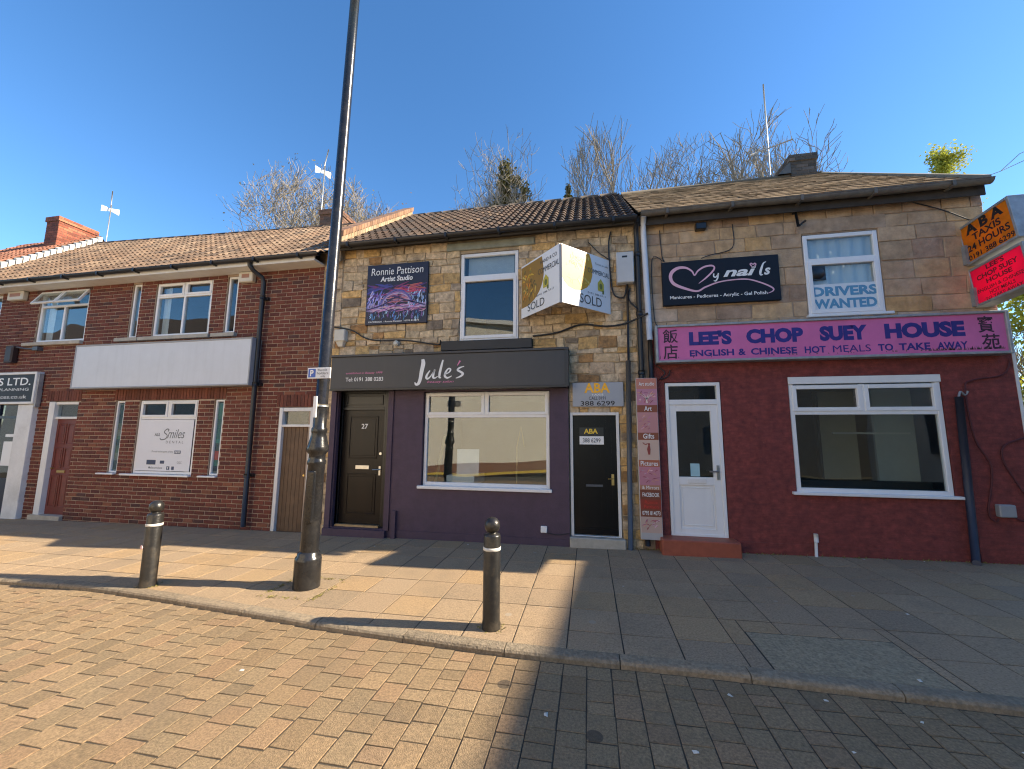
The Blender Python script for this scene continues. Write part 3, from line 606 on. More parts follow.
# eaves, roof
e = MB(); e.box(-4.9, .85, -.1, .03, 5.2, 5.24); e.box(-4.55, .85, -.2, -.18, 5.12, 5.2); e.build('eaves_board', mat('dark_eaves', (.05, .045, .04), .8), sh)
gutter(sh, -4.7, .82, -.26, 5.2)
TP2 = [((.05, .03, .019), 4, .25), ((.066, .041, .026), 3, .25), ((.09, .058, .036), 1., .25), ((.036, .026, .02), 2, .25)]
r = MB(); tile_roof(r, -4.5, .8, -.24, 5.2, 2.6, 7.4, .27, .3, 2, .036, TP2)
r.col = (.06, .045, .035); r.quad((-4.5, 2.6, 7.42), (.82, 2.6, 7.42), (.82, 5.5, 5.0), (-4.5, 5.5, 5.0)); ro2 = r.build('roof', TILE, sh)
c = MB(); capline(c, (-4.5, 2.6, 7.40), (.78, 2.6, 7.4), .06); c.build('ridge_tiles', mat('ridge_brown', (.11, .085, .065), .9, .3, 8), ro2)
d = MB(); d.tube([(.82, -.2, 5.15), (.82, -.1, 5.0), (.825, -.08, 4.9), (.83, -.08, 2.6), (.83, -.08, .08)], .04, 12)
for zz in (4.6, 3.6, 2.65): d.tube([(.828, -.08, zz), (.828, -.08, zz + .07)], .05, 12)
d.build('drainpipe', BLKPL, sh)
d = MB(); d.tube([(.58, -.09, g(.6)), (.63, -.09, 2.88)], .038, 12); d.build('drainpipe', GREYDK, sh)
d = MB(); d.tube([(.64, -.05, 2.86), (.66, -.05, 4.18)], .018, 8); d.build('conduit', BLKPL, sh)

# ================================================================== takeaway house (right)
APAL = [((0.464, 0.316, 0.189), 4, .12), ((0.418, 0.289, 0.181), 3, .12), ((0.499, 0.336, 0.183), 2, .12), ((0.360, 0.245, 0.165), 1.5, .12), ((0.534, 0.330, 0.146), .7, .1), ((0.534, 0.401, 0.287), .7, .08)]
th = empty('takeaway_house', (3.3, 0, g(3.3)), 'house with dark red painted ground floor, squared sandstone upper floor and mossy slate roof', 'building')
ops = [(3.27, 4.28, 3.49, 4.78), (1.17, 1.98, .0, 2.53), (2.9, 4.81, .91, 2.58)]
w = MB(); w.mi = 0
stone_wall(w, .88, 5.61, 3.3, 5.25, [ops[0], (3.2, 4.4, 4.79, 5.02)], APAL, (.19, .31), (.26, .62), gap=.012, rough=.005, jx=.009)
w.col = (.38, .27, .18); brickface(w, 3.2, 4.4, 4.8, 5.02, -.004, .02)
wobble(w, 0, .012)
w.mi = 1; w.col = (1, 1, 1); backing(w, .88, 5.61, -.3, 5.25, ops, .0115)
w.box(5.5, 5.61, .02, 5.3, -.3, 5.22); w.box(.88, 5.52, 5.15, 5.3, -.3, 5.25)
w.add([(5.5, .0, 5.25), (5.5, 5.3, 5.25), (5.03, 2.6, 7.3), (5.4, .0, 5.25), (5.4, 5.3, 5.25), (4.96, 2.6, 7.3)], [(0, 1, 2), (5, 4, 3)])
w.build('wall', [ASHLAR, mat('ashlar_mortar', (.33, .25, .175), .95, .3, 5, bump=.5, bs=60)], th)
rw = MB(); backing(rw, .95, 5.67, -.2, 3.36, ops[1:], -.022, .06); rw.quad((5.67, -.022, -.2), (5.67, .3, -.2), (5.67, .3, 3.36), (5.67, -.022, 3.36)); rw.quad((.95, .02, -.2), (.95, -.022, -.2), (.95, -.022, 3.36), (.95, .02, 3.36))
rw.box(4.98, 5.67, -.04, -.015, -.2, .5); rw.box(.96, 5.66, -.032, -.02, -.2, .2)
rw.build('painted_render', REDW, th)
cb = MB(); cb.box(5.655, 5.69, -.03, .0, -.1, 3.3); cb.build('corner_bead', WHITE, th)
window(th, 2.91, 4.8, .92, 2.57, 2.05, [(3.855, 2.06, 2.46)], [(2.95, 3.84, 2.07, 2.45), (3.87, 4.76, 2.07, 2.45)], yf=-.01, t=.06, sill=(2.84, 4.86, .925, .04, .09), gm=GL)
hd = MB(); hd.box(2.905, 4.805, -.03, .05, 2.47, 2.575); hd.build('window_head', UPVC, th, bevel=.004)
def rroom(r):
    r.col = (.33, .35, .34); r.box(2.7, 3.35, 2.1, 2.16, .2, 2.5); r.col = (.3, .27, .2); r.box(4.0, 4.6, 1.5, 1.56, .2, 2.5); r.col = (.3, .33, .3); r.box(4.63, 5.2, 1.1, 1.15, .2, 2.5)
    r.col = (.03, .03, .03); r.box(3.4, 3.95, 2.5, 2.56, .2, 2.5); r.box(3.95, 3.99, 1.4, 1.5, .2, 2.5); r.box(2.8, 5.2, .9, 1.2, .5, 1.0); r.box(3.02, 3.1, .6, .66, .92, 1.12)
    r.col = (.4, .4, .36); r.box(4.0, 5.1, 1.05, 1.09, 1.75, 1.78)
rr = MB(); RA = mat('takeaway_interior', attr=True, rough=.7, var=.1, vs=2)
rr.col = (.16, .16, .15); room_ = rr; x0, x1, y0, y1, z0, z1 = 2.5, 5.5, .08, 3.4, .1, 2.56
for q in (((x0, y1, z0), (x1, y1, z0), (x1, y1, z1), (x0, y1, z1)), ((x0, y0, z0), (x0, y1, z0), (x0, y1, z1), (x0, y0, z1)), ((x1, y0, z0), (x1, y1, z0), (x1, y1, z1), (x1, y0, z1)), ((x0, y0, z0), (x1, y0, z0), (x1, y1, z0), (x0, y1, z0)), ((x0, y0, z1), (x1, y0, z1), (x1, y1, z1), (x0, y1, z1))): rr.quad(*q)
rroom(rr); rr.build('interior_room', RA, th)
# white door with tiled step
df = MB(); df.ring(1.18, 1.97, .22, 2.52, .05, -.015, .07); df.box(1.23, 1.92, -.015, .07, 2.18, 2.26)
df.build('door_frame', UPVC, th, bevel=.004)
dl = MB(); dl.ring(1.23, 1.92, .24, 2.18, .1, .0, .055); dl.box(1.33, 1.82, .0, .055, .97, 1.09); dl.box(1.33, 1.82, .02, .05, .34, .97); dl.ring(1.36, 1.79, .38, .94, .015, .012, .021)
dlo = dl.build('door', UPVC, th, bevel=.004)
p = MB(); p.box(1.33, 1.82, .025, .031, 1.09, 2.08); p.build('pane', GL, dlo); p = MB(); p.box(1.23, 1.92, .025, .031, 2.26, 2.47); p.build('transom_pane', GL, th)
h = MB(); h.box(1.45, 1.71, -.012, .002, 1.0, 1.065); h.build('letterbox', WHITE, dlo, bevel=.004); h = MB(); h.box(1.86, 1.9, -.012, .0, 1.06, 1.27); h.tube([(1.88, .0, 1.18), (1.88, -.05, 1.18), (1.75, -.055, 1.18)], .012, 8); h.build('handle', METAL, dlo)
h = MB(); h.box(1.5, 1.63, .014, .022, 1.1, 1.29); h.build('door_notice', mat('pale_blue_paper', (.35, .55, .6), .7), dlo)
room(th, 1.1, 2.1, .09, 2, .1, 2.6, ROOMD)
ts = MB(); ts.box(1.0, 2.04, -.3, .03, -.1, .235)
tso = ts.build('door_step', mat('quarry_tile', (.33, .085, .045), .55, .2, 10, streak=.2, stcol=(.2, .06, .04)), th, bevel=.012)
window(th, 3.28, 4.27, 3.5, 4.77, 4.36, (), [(3.31, 4.24, 3.53, 4.34)], yf=.0, t=.06, sill=(3.24, 4.34, 3.505, .04, .06))
room(th, 3.2, 4.4, .2, 2, 3.4, 4.9, mat('upstairs_wall', (.4, .42, .45), .9)); curtain(th, 3.3, 4.25, 3.5, 4.75, .1)
fv = MB(); fv.lathe([(.0, .02), (.09, .02), (.11, 0)], (0, 0, 0), 16); fv.v = [(3.44 + a, .015 - c, 4.16 + b) for a, b, c in fv.v]; fv.box(3.33, 3.55, .005, .03, 4.05, 4.27); fv.build('extractor_vent', BLACK, th)
# eaves and roof
e = MB(); e.box(.85, 5.55, -.12, .03, 5.2, 5.27); e.box(.85, 5.55, -.14, -.12, 5.1, 5.27); e.build('eaves_board', mat('brown_eaves', (.045, .037, .03), .85, .4, 6), th)
gutter(th, .88, 5.56, -.22, 5.27, .065, mat('weathered_gutter', (.13, .115, .095), .7, .4, 7, blot=.5, bcol=(.2, .18, .14), bscale=5), sag=.008)
TP3 = [((.30, .222, .145), 4, .12), ((.265, .2, .135), 3, .12), ((.33, .245, .16), 2, .12), ((.17, .125, .085), 1, .15)]
r = MB(); tile_roof(r, .84, 5.5, -.22, 5.29, 2.6, 7.4, .19, .26, 1, 0, TP3, lift=.014, stag=True, jz=.006, hip=.42)
r.col = (.15, .12, .08); r.quad((.84, 2.6, 7.4), (5.08, 2.6, 7.4), (5.5, 5.5, 5.1), (.84, 5.5, 5.1)); r.quad((.83, -.22, 5.2), (.83, 2.6, 7.42), (.83, 2.6, 7.3), (.83, -.22, 5.1))
ro3 = r.build('roof', mat('mossy_slate', attr=True, rough=.95, spec=.0, var=.35, vs=6, bump=.8, bs=45, blot=.45, bcol=(.14, .105, .05), bscale=2.5), th)
c = MB(); capline(c, (.84, 2.6, 7.40), (5.08, 2.6, 7.40), .045, 9.); c.build('ridge_tiles', mat('ridge_stone', (.12, .1, .075), .9, .3, 8), ro3)
v = MB(); v.add([(5.48, -.25, 5.24), (5.04, 2.6, 7.36), (5.04, 2.6, 7.43), (5.48, -.25, 5.33), (5.55, -.25, 5.24), (5.12, 2.6, 7.36), (5.12, 2.6, 7.43), (5.55, -.25, 5.33)], [(0, 3, 2, 1), (4, 5, 6, 7), (3, 7, 6, 2), (0, 1, 5, 4), (0, 4, 7, 3), (1, 2, 6, 5)]); v.build('verge', mat('verge_grey', (.2, .18, .14), .9, .2, 8), th)
chimney(ro3, 4.45, 4.95, 2.5, 3.2, 7.0, 7.8, [((.085, .068, .055), 3, .3), ((.13, .1, .08), 2, .3)], cap=True)
fl = MB(); fl.add([(4.2, 2.5, 7.42), (4.45, 2.5, 7.7), (4.45, 2.5, 7.42), (4.2, 2.95, 7.42), (4.45, 2.95, 7.7), (4.45, 2.95, 7.42)], [(0, 2, 1), (3, 4, 5), (0, 1, 4, 3)]); fl.build('chimney_flashing', mat('lead', (.1, .095, .09), .7, .2, 8), ro3)
d = MB(); d.tube([(.93, -.22, 5.22), (.93, -.12, 5.12), (.935, -.09, 5.0), (.97, -.09, 3.2)], .045, 12); d.build('drainpipe', mat('white_pipe', (.66, .67, .68), .45, .08, 5), th)
d = MB(); d.tube([(.97, -.085, 3.22), (.975, -.085, 2.55)], .035, 12); d.build('drainpipe', BLKPL, th)
d = MB(); d.tube([(4.87, -.1, g(4.9)), (4.93, -.1, 2.25)], .042, 12); d.tube([(4.87, -.1, g(4.9)), (4.83, -.16, g(4.9) + .02)], .042, 12); d.build('drainpipe', mat('blue_grey_pipe', (.02, .024, .042), .5, .2, 6), th)
d = MB(); d.tube([(3.06, -.06, g(3)), (3.075, -.06, .35)], .02, 8); d.tube([(3.075, -.06, .25), (3.076, -.06, .36)], .028, 8); d.build('pipe_stub', WHITE, th)
b = MB(); b.tube([(3.18, .0, 5.14), (3.18, -.08, 5.12), (3.19, -.1, 4.88)], .02, 6); b.tube([(3.19, -.1, 4.88), (3.29, -.11, 4.96)], .017, 6); b.build('wall_bracket', BLACK, th)

# ================================================================== signs
def board(name, x0, x1, z0, z1, y0, y1, m, label, cat='sign', bevel=.006, group=None):
    b = MB(); b.box(x0, x1, y0, y1, z0, z1); return b.build(name, m, None, label, cat, group, bevel=bevel, origin=((x0 + x1) / 2, y1, z0))
# blank white board on the brick terrace
bb = MB(); bb.box(-10.56, -6.26, -.22, -.002, 2.62, 3.5)
bo = bb.build('blank_sign_board', mat('faded_white_panel', (.60, .63, .66), .45, .05, 3, streak=.22, stcol=(.38, .4, .4)), None, 'long blank white fascia board across the brick terrace', 'sign', origin=(-8.4, 0, 2.62))
rim = MB(); rim.ring(-10.58, -6.24, 2.6, 3.52, .03, -.228, -.004); rim.build('rim', GREYPL, bo, bevel=.004)
# shop sign at left edge
ls = board('shop_sign', -15.5, -11.8, 2.36, 2.98, -.11, -.002, mat('slate_panel', (.03, .033, .04), .5, .1, 3, spec=.25), 'dark grey shop sign with white lettering cut by the left edge of the photo')
rim = MB(); rim.ring(-15.52, -11.74, 2.31, 3.01, .05, -.125, -.0); rim.build('rim', WHITE, ls, bevel=.004); rim = MB(); rim.box(-11.735, -11.7, -.1, -.02, 2.24, 2.97); rim.build('end_cap', ALU, ls, bevel=.004)
F = Fr((0, -.113, 0)); t = MB(); t.text('SERVICES LTD.', F, -14.1, -11.9, 2.72, 2.89, .015); t.text('WILLS & ESTATE PLANNING', F, -14.2, -11.93, 2.6, 2.66); t.text('www.willservices.co.uk', F, -13.9, -11.96, 2.43, 2.51); t.build('lettering', LWHITE, ls)
# dental window poster
dp = board('window_poster', -8.97, -7.66, .96, 1.97, .018, .026, mat('white_vinyl', (.74, .75, .78), .35, .03, 2), 'white dental surgery poster filling the lower window of the brick terrace', 'poster', bevel=0)
F = Fr((0, .0155, 0)); t = MB()
t.stroke(F, [(-8.26, 1.735), (-8.24, 1.77), (-8.29, 1.78), (-8.35, 1.72), (-8.27, 1.66), (-8.3, 1.59), (-8.4, 1.57), (-8.44, 1.6)], .02)
t.text('miles', F, -8.26, -7.84, 1.6, 1.78, 0, .35); t.text('ALS', F, -8.58, -8.45, 1.64, 1.7, .03); t.text('DENTAL', F, -8.28, -7.86, 1.5, 1.55, 0, 0, 1.6); t.text('Proud to be part of the', F, -8.6, -8.08, 1.31, 1.355); t.build('lettering', LGREY, dp)
t = MB(); t.box(-8.05, -7.9, .0145, .0165, 1.3, 1.36); t.box(-8.7, -8.48, .0145, .0165, 1.08, 1.17); t.box(-8.37, -8.27, .0145, .0165, 1.1, 1.16); t.box(-8.2, -8.13, .0145, .0165, .985, 1.05); t.box(-8.08, -8.02, .0145, .0165, .985, 1.05); t.build('logo', mat('navy_print', (.05, .07, .13), .5), dp)
t = MB(); t.text('NHS', Fr((0, .013, 0)), -8.04, -7.91, 1.31, 1.35, .03, .2); t.text('f', Fr((0, .013, 0)), -8.18, -8.15, .995, 1.04, .03); t.build('logo_lettering', LWHITE, dp); t = MB(); t.text('alssmiles', F, -8.6, -8.3, 1.0, 1.04); t.disc(F, -8.62, 1.02, .02, .02); t.text('CQC', F, -7.96, -7.85, 1.1, 1.15); t.build('lettering', LGREY, dp)
for x0, lab, cs in ((-7.165, 'narrow panel painted with multicoloured reflections in the slit window beside the black drainpipe', [(.05, .16, .15), (.5, .24, .06), (.04, .06, .07), (.06, .2, .16), (.45, .06, .04), (.03, .04, .07)]), (-9.615, 'narrow panel painted with dark green reflections in the slit window right of the red door', [(.03, .06, .05), (.08, .14, .08), (.2, .2, .16), (.03, .05, .05), (.1, .13, .08)])):
    b = MB(); b.box(x0, x0 + .14, .075, .08, .95, 2.3); o = b.build('slit_reflection', mat('panel_back', (.3, .3, .3), .6), None, lab, 'poster', origin=(x0, .08, .95)); a = MB(); zz = 2.29
    while zz > 1.0: hh = rnd.uniform(.06, .22); a.col = jit(rnd.choice(cs), .3); a.box(x0 + .005, x0 + .135, .07, .0745, max(.96, zz - hh), zz); zz -= hh
    a.build('reflection_bands', ATTR, o)  # bands paint the coloured reflections of the slit panes
# artist poster
ap = board('artist_poster', -4.02, -2.81, 3.69, 4.84, -.05, -.002, mat('navy_print_board', (.008, .011, .034), .4, .2, 3), 'square dark artist studio poster with colourful night city painting on the stone wall', 'poster')
F = Fr((0, -.052, 0)); a = MB()
def rs(n, u0, u1, v0, v1, cols, ln, wd, ang):
    for _ in range(n):
        a.col = jit(rnd.choice(cols), .4); u, v = rnd.uniform(u0, u1), rnd.uniform(v0, v1); q = ang + rnd.uniform(-.35, .35); l = ln * rnd.uniform(.5, 1.4); dx, dz = math.cos(q) * l / 2, math.sin(q) * l / 2
        u = min(max(u, -4.0 + abs(dx)), -2.83 - abs(dx)); F.o.y = -.052 - rnd.random() * .004
        a.stroke(F, [(u - dx, v - dz), (u + rnd.uniform(-.02, .02), v + rnd.uniform(-.015, .015)), (u + dx, v + dz)], [wd * .4, wd, wd * .3], 3)
rs(50, -3.98, -2.85, 4.2, 4.45, [(.09, .03, .18), (.25, .04, .16), (.04, .05, .25)], .25, .03, .1)
rs(26, -3.4, -2.85, 4.28, 4.42, [(.45, .04, .1), (.5, .12, .1)], .22, .022, .2)
rs(60, -3.98, -3.6, 4.0, 4.3, [(.3, .3, .7), (.12, .15, .5), (.5, .45, .75), (.2, .1, .35)], .1, .025, 1.3)
rs(60, -3.2, -2.85, 4.02, 4.35, [(.2, .35, .65), (.1, .2, .45), (.45, .55, .75)], .1, .022, 1.4)
rs(40, -3.65, -3.15, 4.1, 4.28, [(.5, .25, .3), (.45, .15, .2), (.3, .2, .45)], .2, .02, .05)
rs(70, -3.98, -2.85, 3.93, 4.06, [(.6, .4, .5), (.55, .2, .4), (.4, .3, .55), (.1, .05, .2)], .25, .02, .06)
rs(90, -3.98, -2.85, 3.77, 3.93, [(.1, .3, .6), (.05, .1, .3), (.35, .55, .75), (.03, .03, .1), (.2, .1, .3)], .08, .02, 1.5)
F.o.y = -.057
for k, cc in enumerate(((.1, .12, .4), (.25, .15, .4), (.5, .4, .6))):
    a.col = cc; a.stroke(F, [(-3.75 + k * .03, 4.05), (-3.6, 4.24 - k * .02), (-3.4, 4.33 - k * .03), (-3.2, 4.24 - k * .02), (-3.07 - k * .03, 4.05)], .018)
a.col = (.03, .02, .1); a.stroke(F, [(-3.98, 3.98), (-3.7, 4.05), (-3.42, 4.18), (-3.2, 4.12), (-2.85, 4.02)], .025)
a.build('painting', ATTR, ap)
F = Fr((0, -.06, 0)); t = MB(); t.text('Ronnie Pattison', F, -3.93, -2.9, 4.63, 4.77, .0, .08); t.text('Artist Studio', F, -3.74, -3.1, 4.5, 4.6, .025, .1); t.text('FACEBOOK - Ronnie Pattison - 0795 814073', F, -3.94, -2.95, 3.725, 3.755, .015); t.build('lettering', LWHITE, ap)
# charcoal fascia
fb = MB(); fb.box(-4.5, -.32, -.26, -.058, 2.49, 3.06); fb.box(-4.53, -.29, -.28, -.0, 3.06, 3.1)
fa = fb.build('salon_fascia', FASC, None, 'charcoal fascia sign with white brush script above the purple shopfront', 'sign', bevel=.006, origin=(-2.4, 0, 2.49))
rim = MB(); rim.box(-4.5, -.32, -.275, -.05, 2.46, 2.49); rim.box(-.36, -.3, -.272, -.0, 2.47, 3.06); rim.build('rim', mat('fascia_edge', (.022, .023, .026), .4), fa)
class FM:                                        # brush lettering laid out in sign units
    e1 = Vector((1, 0, 0)); e2 = Vector((0, 0, 1))
    def __init__(s, f, y): s.f = f; s.y = y
    def __call__(s, u, v): X, Z = s.f(u, v); return Vector((X, s.y, Z))
J = FM(lambda u, v: (-4.21 + (u - 45) * .00253, 2.98 - (v - 65) * .0023), -.2625)
t = MB()
t.stroke(J, [(618, 66), (622, 100), (612, 160), (604, 215), (592, 248), (575, 254), (566, 238)], [20, 30, 27, 24, 22, 16, 5])
t.stroke(J, [(672, 152), (654, 180), (647, 203), (656, 214), (674, 200), (692, 172), (704, 148)], [7, 14, 17, 13, 9, 8, 9]); t.stroke(J, [(706, 146), (698, 176), (696, 204), (710, 209), (728, 196)], [10, 15, 16, 10, 5])
t.stroke(J, [(762, 76), (752, 120), (742, 170), (740, 204), (752, 208)], [10, 16, 18, 15, 5])
t.stroke(J, [(776, 186), (808, 168), (816, 148), (802, 142), (784, 166), (778, 196), (796, 210), (826, 196)], [6, 10, 12, 10, 14, 16, 13, 5])
t.stroke(J, [(910, 128), (880, 138), (866, 154), (886, 168), (902, 182), (888, 200), (854, 214)], [5, 12, 15, 16, 17, 14, 5])
t.build('lettering', LWHITE, fa)
t = MB(); t.stroke(J, [(882, 86), (872, 104), (862, 122)], [12, 9, 4]); t.text('beauty salon', Fr((0, -.2625, 0)), -2.67, -2.2, 2.555, 2.605, .0, .3); t.text('established in Beauty 1999', Fr((0, -.2625, 0)), -4.2, -3.5, 2.74, 2.785, 0, .2); t.build('accent_lettering', LPINK, fa)
t = MB(); t.text('Tel: 0191 388 0283', Fr((0, -.2625, 0)), -4.2, -3.48, 2.62, 2.69, .01); t.build('lettering', LWHITE, fa)
# taxi sign above door
xs_ = board('taxi_sign', -.25, .55, 2.16, 2.55, -.05, -.002, mat('silver_panel', (.36, .38, .41), .4, .06, 3), 'silver grey taxi sign with orange initials above the black side door')
F = Fr((0, -.053, 0)); t = MB(); t.text('ABA', F, -.06, .34, 2.38, 2.54, .03); t.build('lettering', LORANGE, xs_); t = MB(); t.text('TAXIS', F, .05, .24, 2.335, 2.365, .02); t.build('lettering', LWHITE, xs_)
t = MB(); t.text('CALL 0191', F, .01, .27, 2.27, 2.32); t.text('388 6299', F, -.12, .41, 2.175, 2.25, .008); t.build('lettering', LBLACK, xs_)
dk = board('door_sticker', -.15, .23, 1.56, 1.83, .03, .0345, BLACK, 'small black and white taxi sticker on the black side door', 'sticker', 0)
F = Fr((0, .0285, 0)); t = MB(); t.text('ABA', F, -.08, .14, 1.73, 1.81, .03); t.build('lettering', mat('yellow_lettering', (.8, .55, .05), .5), dk); t = MB(); t.box(-.15, .23, .0285, .03, 1.56, 1.69); t.build('phone_strip', LWHITE, dk); t = MB(); t.text('388 6299', Fr((0, .0265, 0)), -.1, .18, 1.59, 1.66, .02); t.build('lettering', LGREY, dk)
# art banner
ab = board('art_banner', .73, 1.04, .18, 2.59, -.14, -.04, mat('banner_edge', (.6, .58, .54), .5, .1, 4), 'tall narrow pink and brown art studio board between grey drainpipe and white door', 'sign', .004)
F = Fr((0, -.1425, 0)); a = MB(); V = lambda u, v0, v1, c: (setattr(a, 'col', c), a.poly(F, [(.735, v0), (1.035, v0), (1.035, v1), (.735, v1)]))
br = (.25, .075, .035); pk = (.5, .22, .3); cr = (.55, .38, .3)
for v0, v1, c in ((2.42, 2.585, (.5, .2, .14)), (2.17, 2.42, pk), (2.06, 2.17, br), (1.75, 2.06, (.5, .24, .24)), (1.64, 1.75, br), (1.34, 1.64, (.58, .42, .34)), (1.24, 1.34, (.4, .12, .06)), (.97, 1.24, (.48, .2, .25)), (.9, .97, (.42, .2, .12)), (.76, .9, (.18, .05, .025)), (.62, .76, (.26, .035, .02)), (.51, .62, (.2, .06, .03)), (.28, .51, (.5, .36, .3)), (.185, .28, (.42, .41, .4))): V(0, v0, v1, c)
F.o.y = -.144
for _ in range(90):
    zz = rnd.choice(((2.18, 2.4), (1.77, 2.04), (.98, 1.22), (.3, .49))); u, v = rnd.uniform(.77, 1.0), rnd.uniform(*zz); a.col = jit(rnd.choice([(.62, .4, .45), (.35, .09, .12), (.6, .3, .2), (.42, .15, .25)]), .3); q = rnd.uniform(-.5, 1.2); l = rnd.uniform(.03, .09)
    F.o.y = -.144 - rnd.random() * .002; c_, s_ = math.cos(q) * l / 2, math.sin(q) * l / 2; c_ = min(c_, .03); v = min(max(v, zz[0] + .04), zz[1] - .04)
    a.stroke(F, [(u - c_, v - s_), (u, v + .008), (u + c_, v + s_)], [.004, .014, .004], 3)
a.col = (.75, .6, .55); F.o.y = -.147; a.stroke(F, [(.885, 2.2), (.88, 2.26), (.89, 2.3)], [.03, .014, .008]); [a.stroke(F, [(.885, 2.26), (.885 + d_ * .5, 2.31 + .02 * abs(1 - abs(d_) * 8)), (.885 + d_, 2.34)], [.012, .008, .003]) for d_ in (-.11, -.06, .03, .07, .11)]
a.col = (.28, .05, .04); a.stroke(F, [(.89, 1.42), (.885, 1.5), (.89, 1.56)], [.025, .05, .02]); a.disc(F, .89, 1.575, .016, .02); a.stroke(F, [(.8, 1.6), (.84, 1.57), (.87, 1.59)], .012)
a.build('printed_panels', ATTR, ab)
F = Fr((0, -.1475, 0)); t = MB(); t.text('Art studio', F, .77, 1.0, 2.47, 2.53, .01); t.text('Art', F, .84, .95, 2.08, 2.155, .01); t.text('Gifts', F, .81, .97, 1.66, 1.735, .01); t.text('Pictures', F, .76, 1.01, 1.255, 1.325, .01); t.text('& Mirrors', F, .77, 1.01, .91, .96, .0); t.text('FACEBOOK', F, .77, 1.01, .8, .86, .01); t.text('0795 814073', F, .76, 1.015, .535, .595, .01); t.build('lettering', LWHITE, ab)
t = MB(); t.text('Ronnie', F, .8, .98, .7, .745); t.text('Pattison', F, .79, .99, .635, .68); t.build('accent_lettering', mat('red_lettering', (.6, .05, .03), .5), ab)
# nails board
nb_ = board('nail_salon_sign', 1.2, 2.9, 3.755, 4.48, -.06, -.002, mat('black_navy_panel', (.009, .011, .018), .45, .15, 3, spec=.25), 'black nail salon sign with pink heart swirl on the sandstone upper wall')
def nm(x, y):
    u = (x - 150) / 797; top = 95 - 50 * u; bot = 397 - 42 * u; v = (bot - y) / (bot - top); return (1.2 + 1.7 * u, 3.755 + .725 * v)
Nf = FM(nm, -.0625); t = MB()
t.stroke(Nf, [(405, 243), (450, 210), (500, 165), (518, 135), (500, 120), (450, 128), (405, 155), (379, 186), (362, 158), (320, 134), (265, 136), (222, 165), (210, 205), (232, 245), (300, 275), (390, 296), (450, 268), (540, 235), (640, 219), (740, 217), (830, 243), (893, 275), (895, 295), (862, 312)],
         [3, 10, 12, 11, 12, 12, 11, 9, 12, 15, 20, 24, 24, 22, 18, 12, 11, 9, 8, 9, 10, 11, 8, 3], 8)
for sx in (-1, 1): t.stroke(Nf, [(778, 138), (778 + sx * 14, 122), (778 + sx * 17, 112), (778 + sx * 9, 108), (778, 117)], [4, 9, 11, 9, 5])
t.build('heart_swirl', mat('pale_pink_print', (.72, .42, .52), .5, .03), nb_)
t = MB(); F = Fr((0, -.0625, 0))
a_ = nm(575, 205); b_ = nm(890, 150)
t.text('nai', F, a_[0], nm(796, 0)[0], nm(640, 197)[1], nm(640, 135)[1], .03, .3); t.stroke(Nf, [(864, 97), (846, 108), (832, 140), (822, 170), (824, 186), (838, 184)], [4, 9, 15, 16, 13, 5]); t.text('s', F, nm(845, 0)[0], nm(890, 0)[0], nm(860, 186)[1], nm(860, 138)[1], .03, .3)
t.stroke(Nf, [(512, 175), (510, 195), (524, 200), (540, 180)], [8, 10, 9, 7]); t.stroke(Nf, [(543, 172), (536, 205), (522, 226), (508, 224)], [9, 10, 9, 4])
t.text('Manicures - Pedicures - Acrylic - Gel Polish', F, nm(200, 0)[0], nm(858, 0)[0], nm(530, 342)[1], nm(530, 312)[1], .015); t.build('lettering', LWHITE, nb_)
# drivers wanted paper
dw = board('window_notice', 3.34, 4.21, 3.56, 3.98, .012, .022, mat('pale_paper', (.68, .74, .78), .6, .04, 3), 'white drivers wanted notice with blue capitals in the upstairs window', 'notice', bevel=0)
F = Fr((0, .0095, 0)); t = MB(); t.text('DRIVERS', F, 3.35, 4.2, 3.79, 3.94, .045); t.text('WANTED', F, 3.36, 4.18, 3.6, 3.75, .045); t.build('lettering', mat('sky_blue_lettering', (.1, .3, .48), .5), dw)
# pink takeaway sign
ps = MB(); ps.box(1.07, 5.51, -.17, -.035, 2.845, 3.375); ps.col = (1, 1, 1)
pk_ = ps.build('takeaway_sign', mat('faded_pink_panel', (.64, .15, .36), .4, .12, 2, streak=.2, stcol=(.45, .1, .25), blot=.15, bcol=(.25, .07, .16), bscale=3), None, 'long pink takeaway sign with blue capitals across the red shopfront', 'sign', origin=(3.3, 0, 2.84))
rim = MB(); rim.ring(1.04, 5.54, 2.815, 3.405, .035, -.2, -.025); rim.build('rim', ALU, pk_, bevel=.005)
F = Fr((0, -.1725, 0)); t = MB()
for st_, u0, u1 in (("LEE'S", 1.53, 2.13), ('CHOP', 2.33, 3.09), ('SUEY', 3.3, 3.9), ('HOUSE', 4.11, 5.05)): t.text(st_, F, u0, u1, 3.07, 3.29, .06)
for st_, u0, u1 in (('ENGLISH', 1.53, 2.15), ('&', 2.21, 2.31), ('CHINESE', 2.38, 2.99), ('HOT', 3.09, 3.36), ('MEALS', 3.45, 3.92), ('TO', 4.01, 4.19), ('TAKE', 4.26, 4.63), ('AWAY', 4.71, 5.06)): t.text(st_, F, u0, u1, 2.9, 3.0, 0 if st_ == 'MEALS' else .03)
t.build('lettering', LBLUE, pk_)
t = MB(); t.text('飯', F, 1.15, 1.37, 3.12, 3.34, .012); t.text('店', F, 1.15, 1.36, 2.87, 3.1, .012); t.text('寶', F, 5.2, 5.38, 3.11, 3.34, .012); t.text('苑', F, 5.22, 5.43, 2.88, 3.09, .012); t.build('chinese_lettering', mat('dark_brush_lettering', (.04, .012, .03), .5), pk_)
gr = MB()
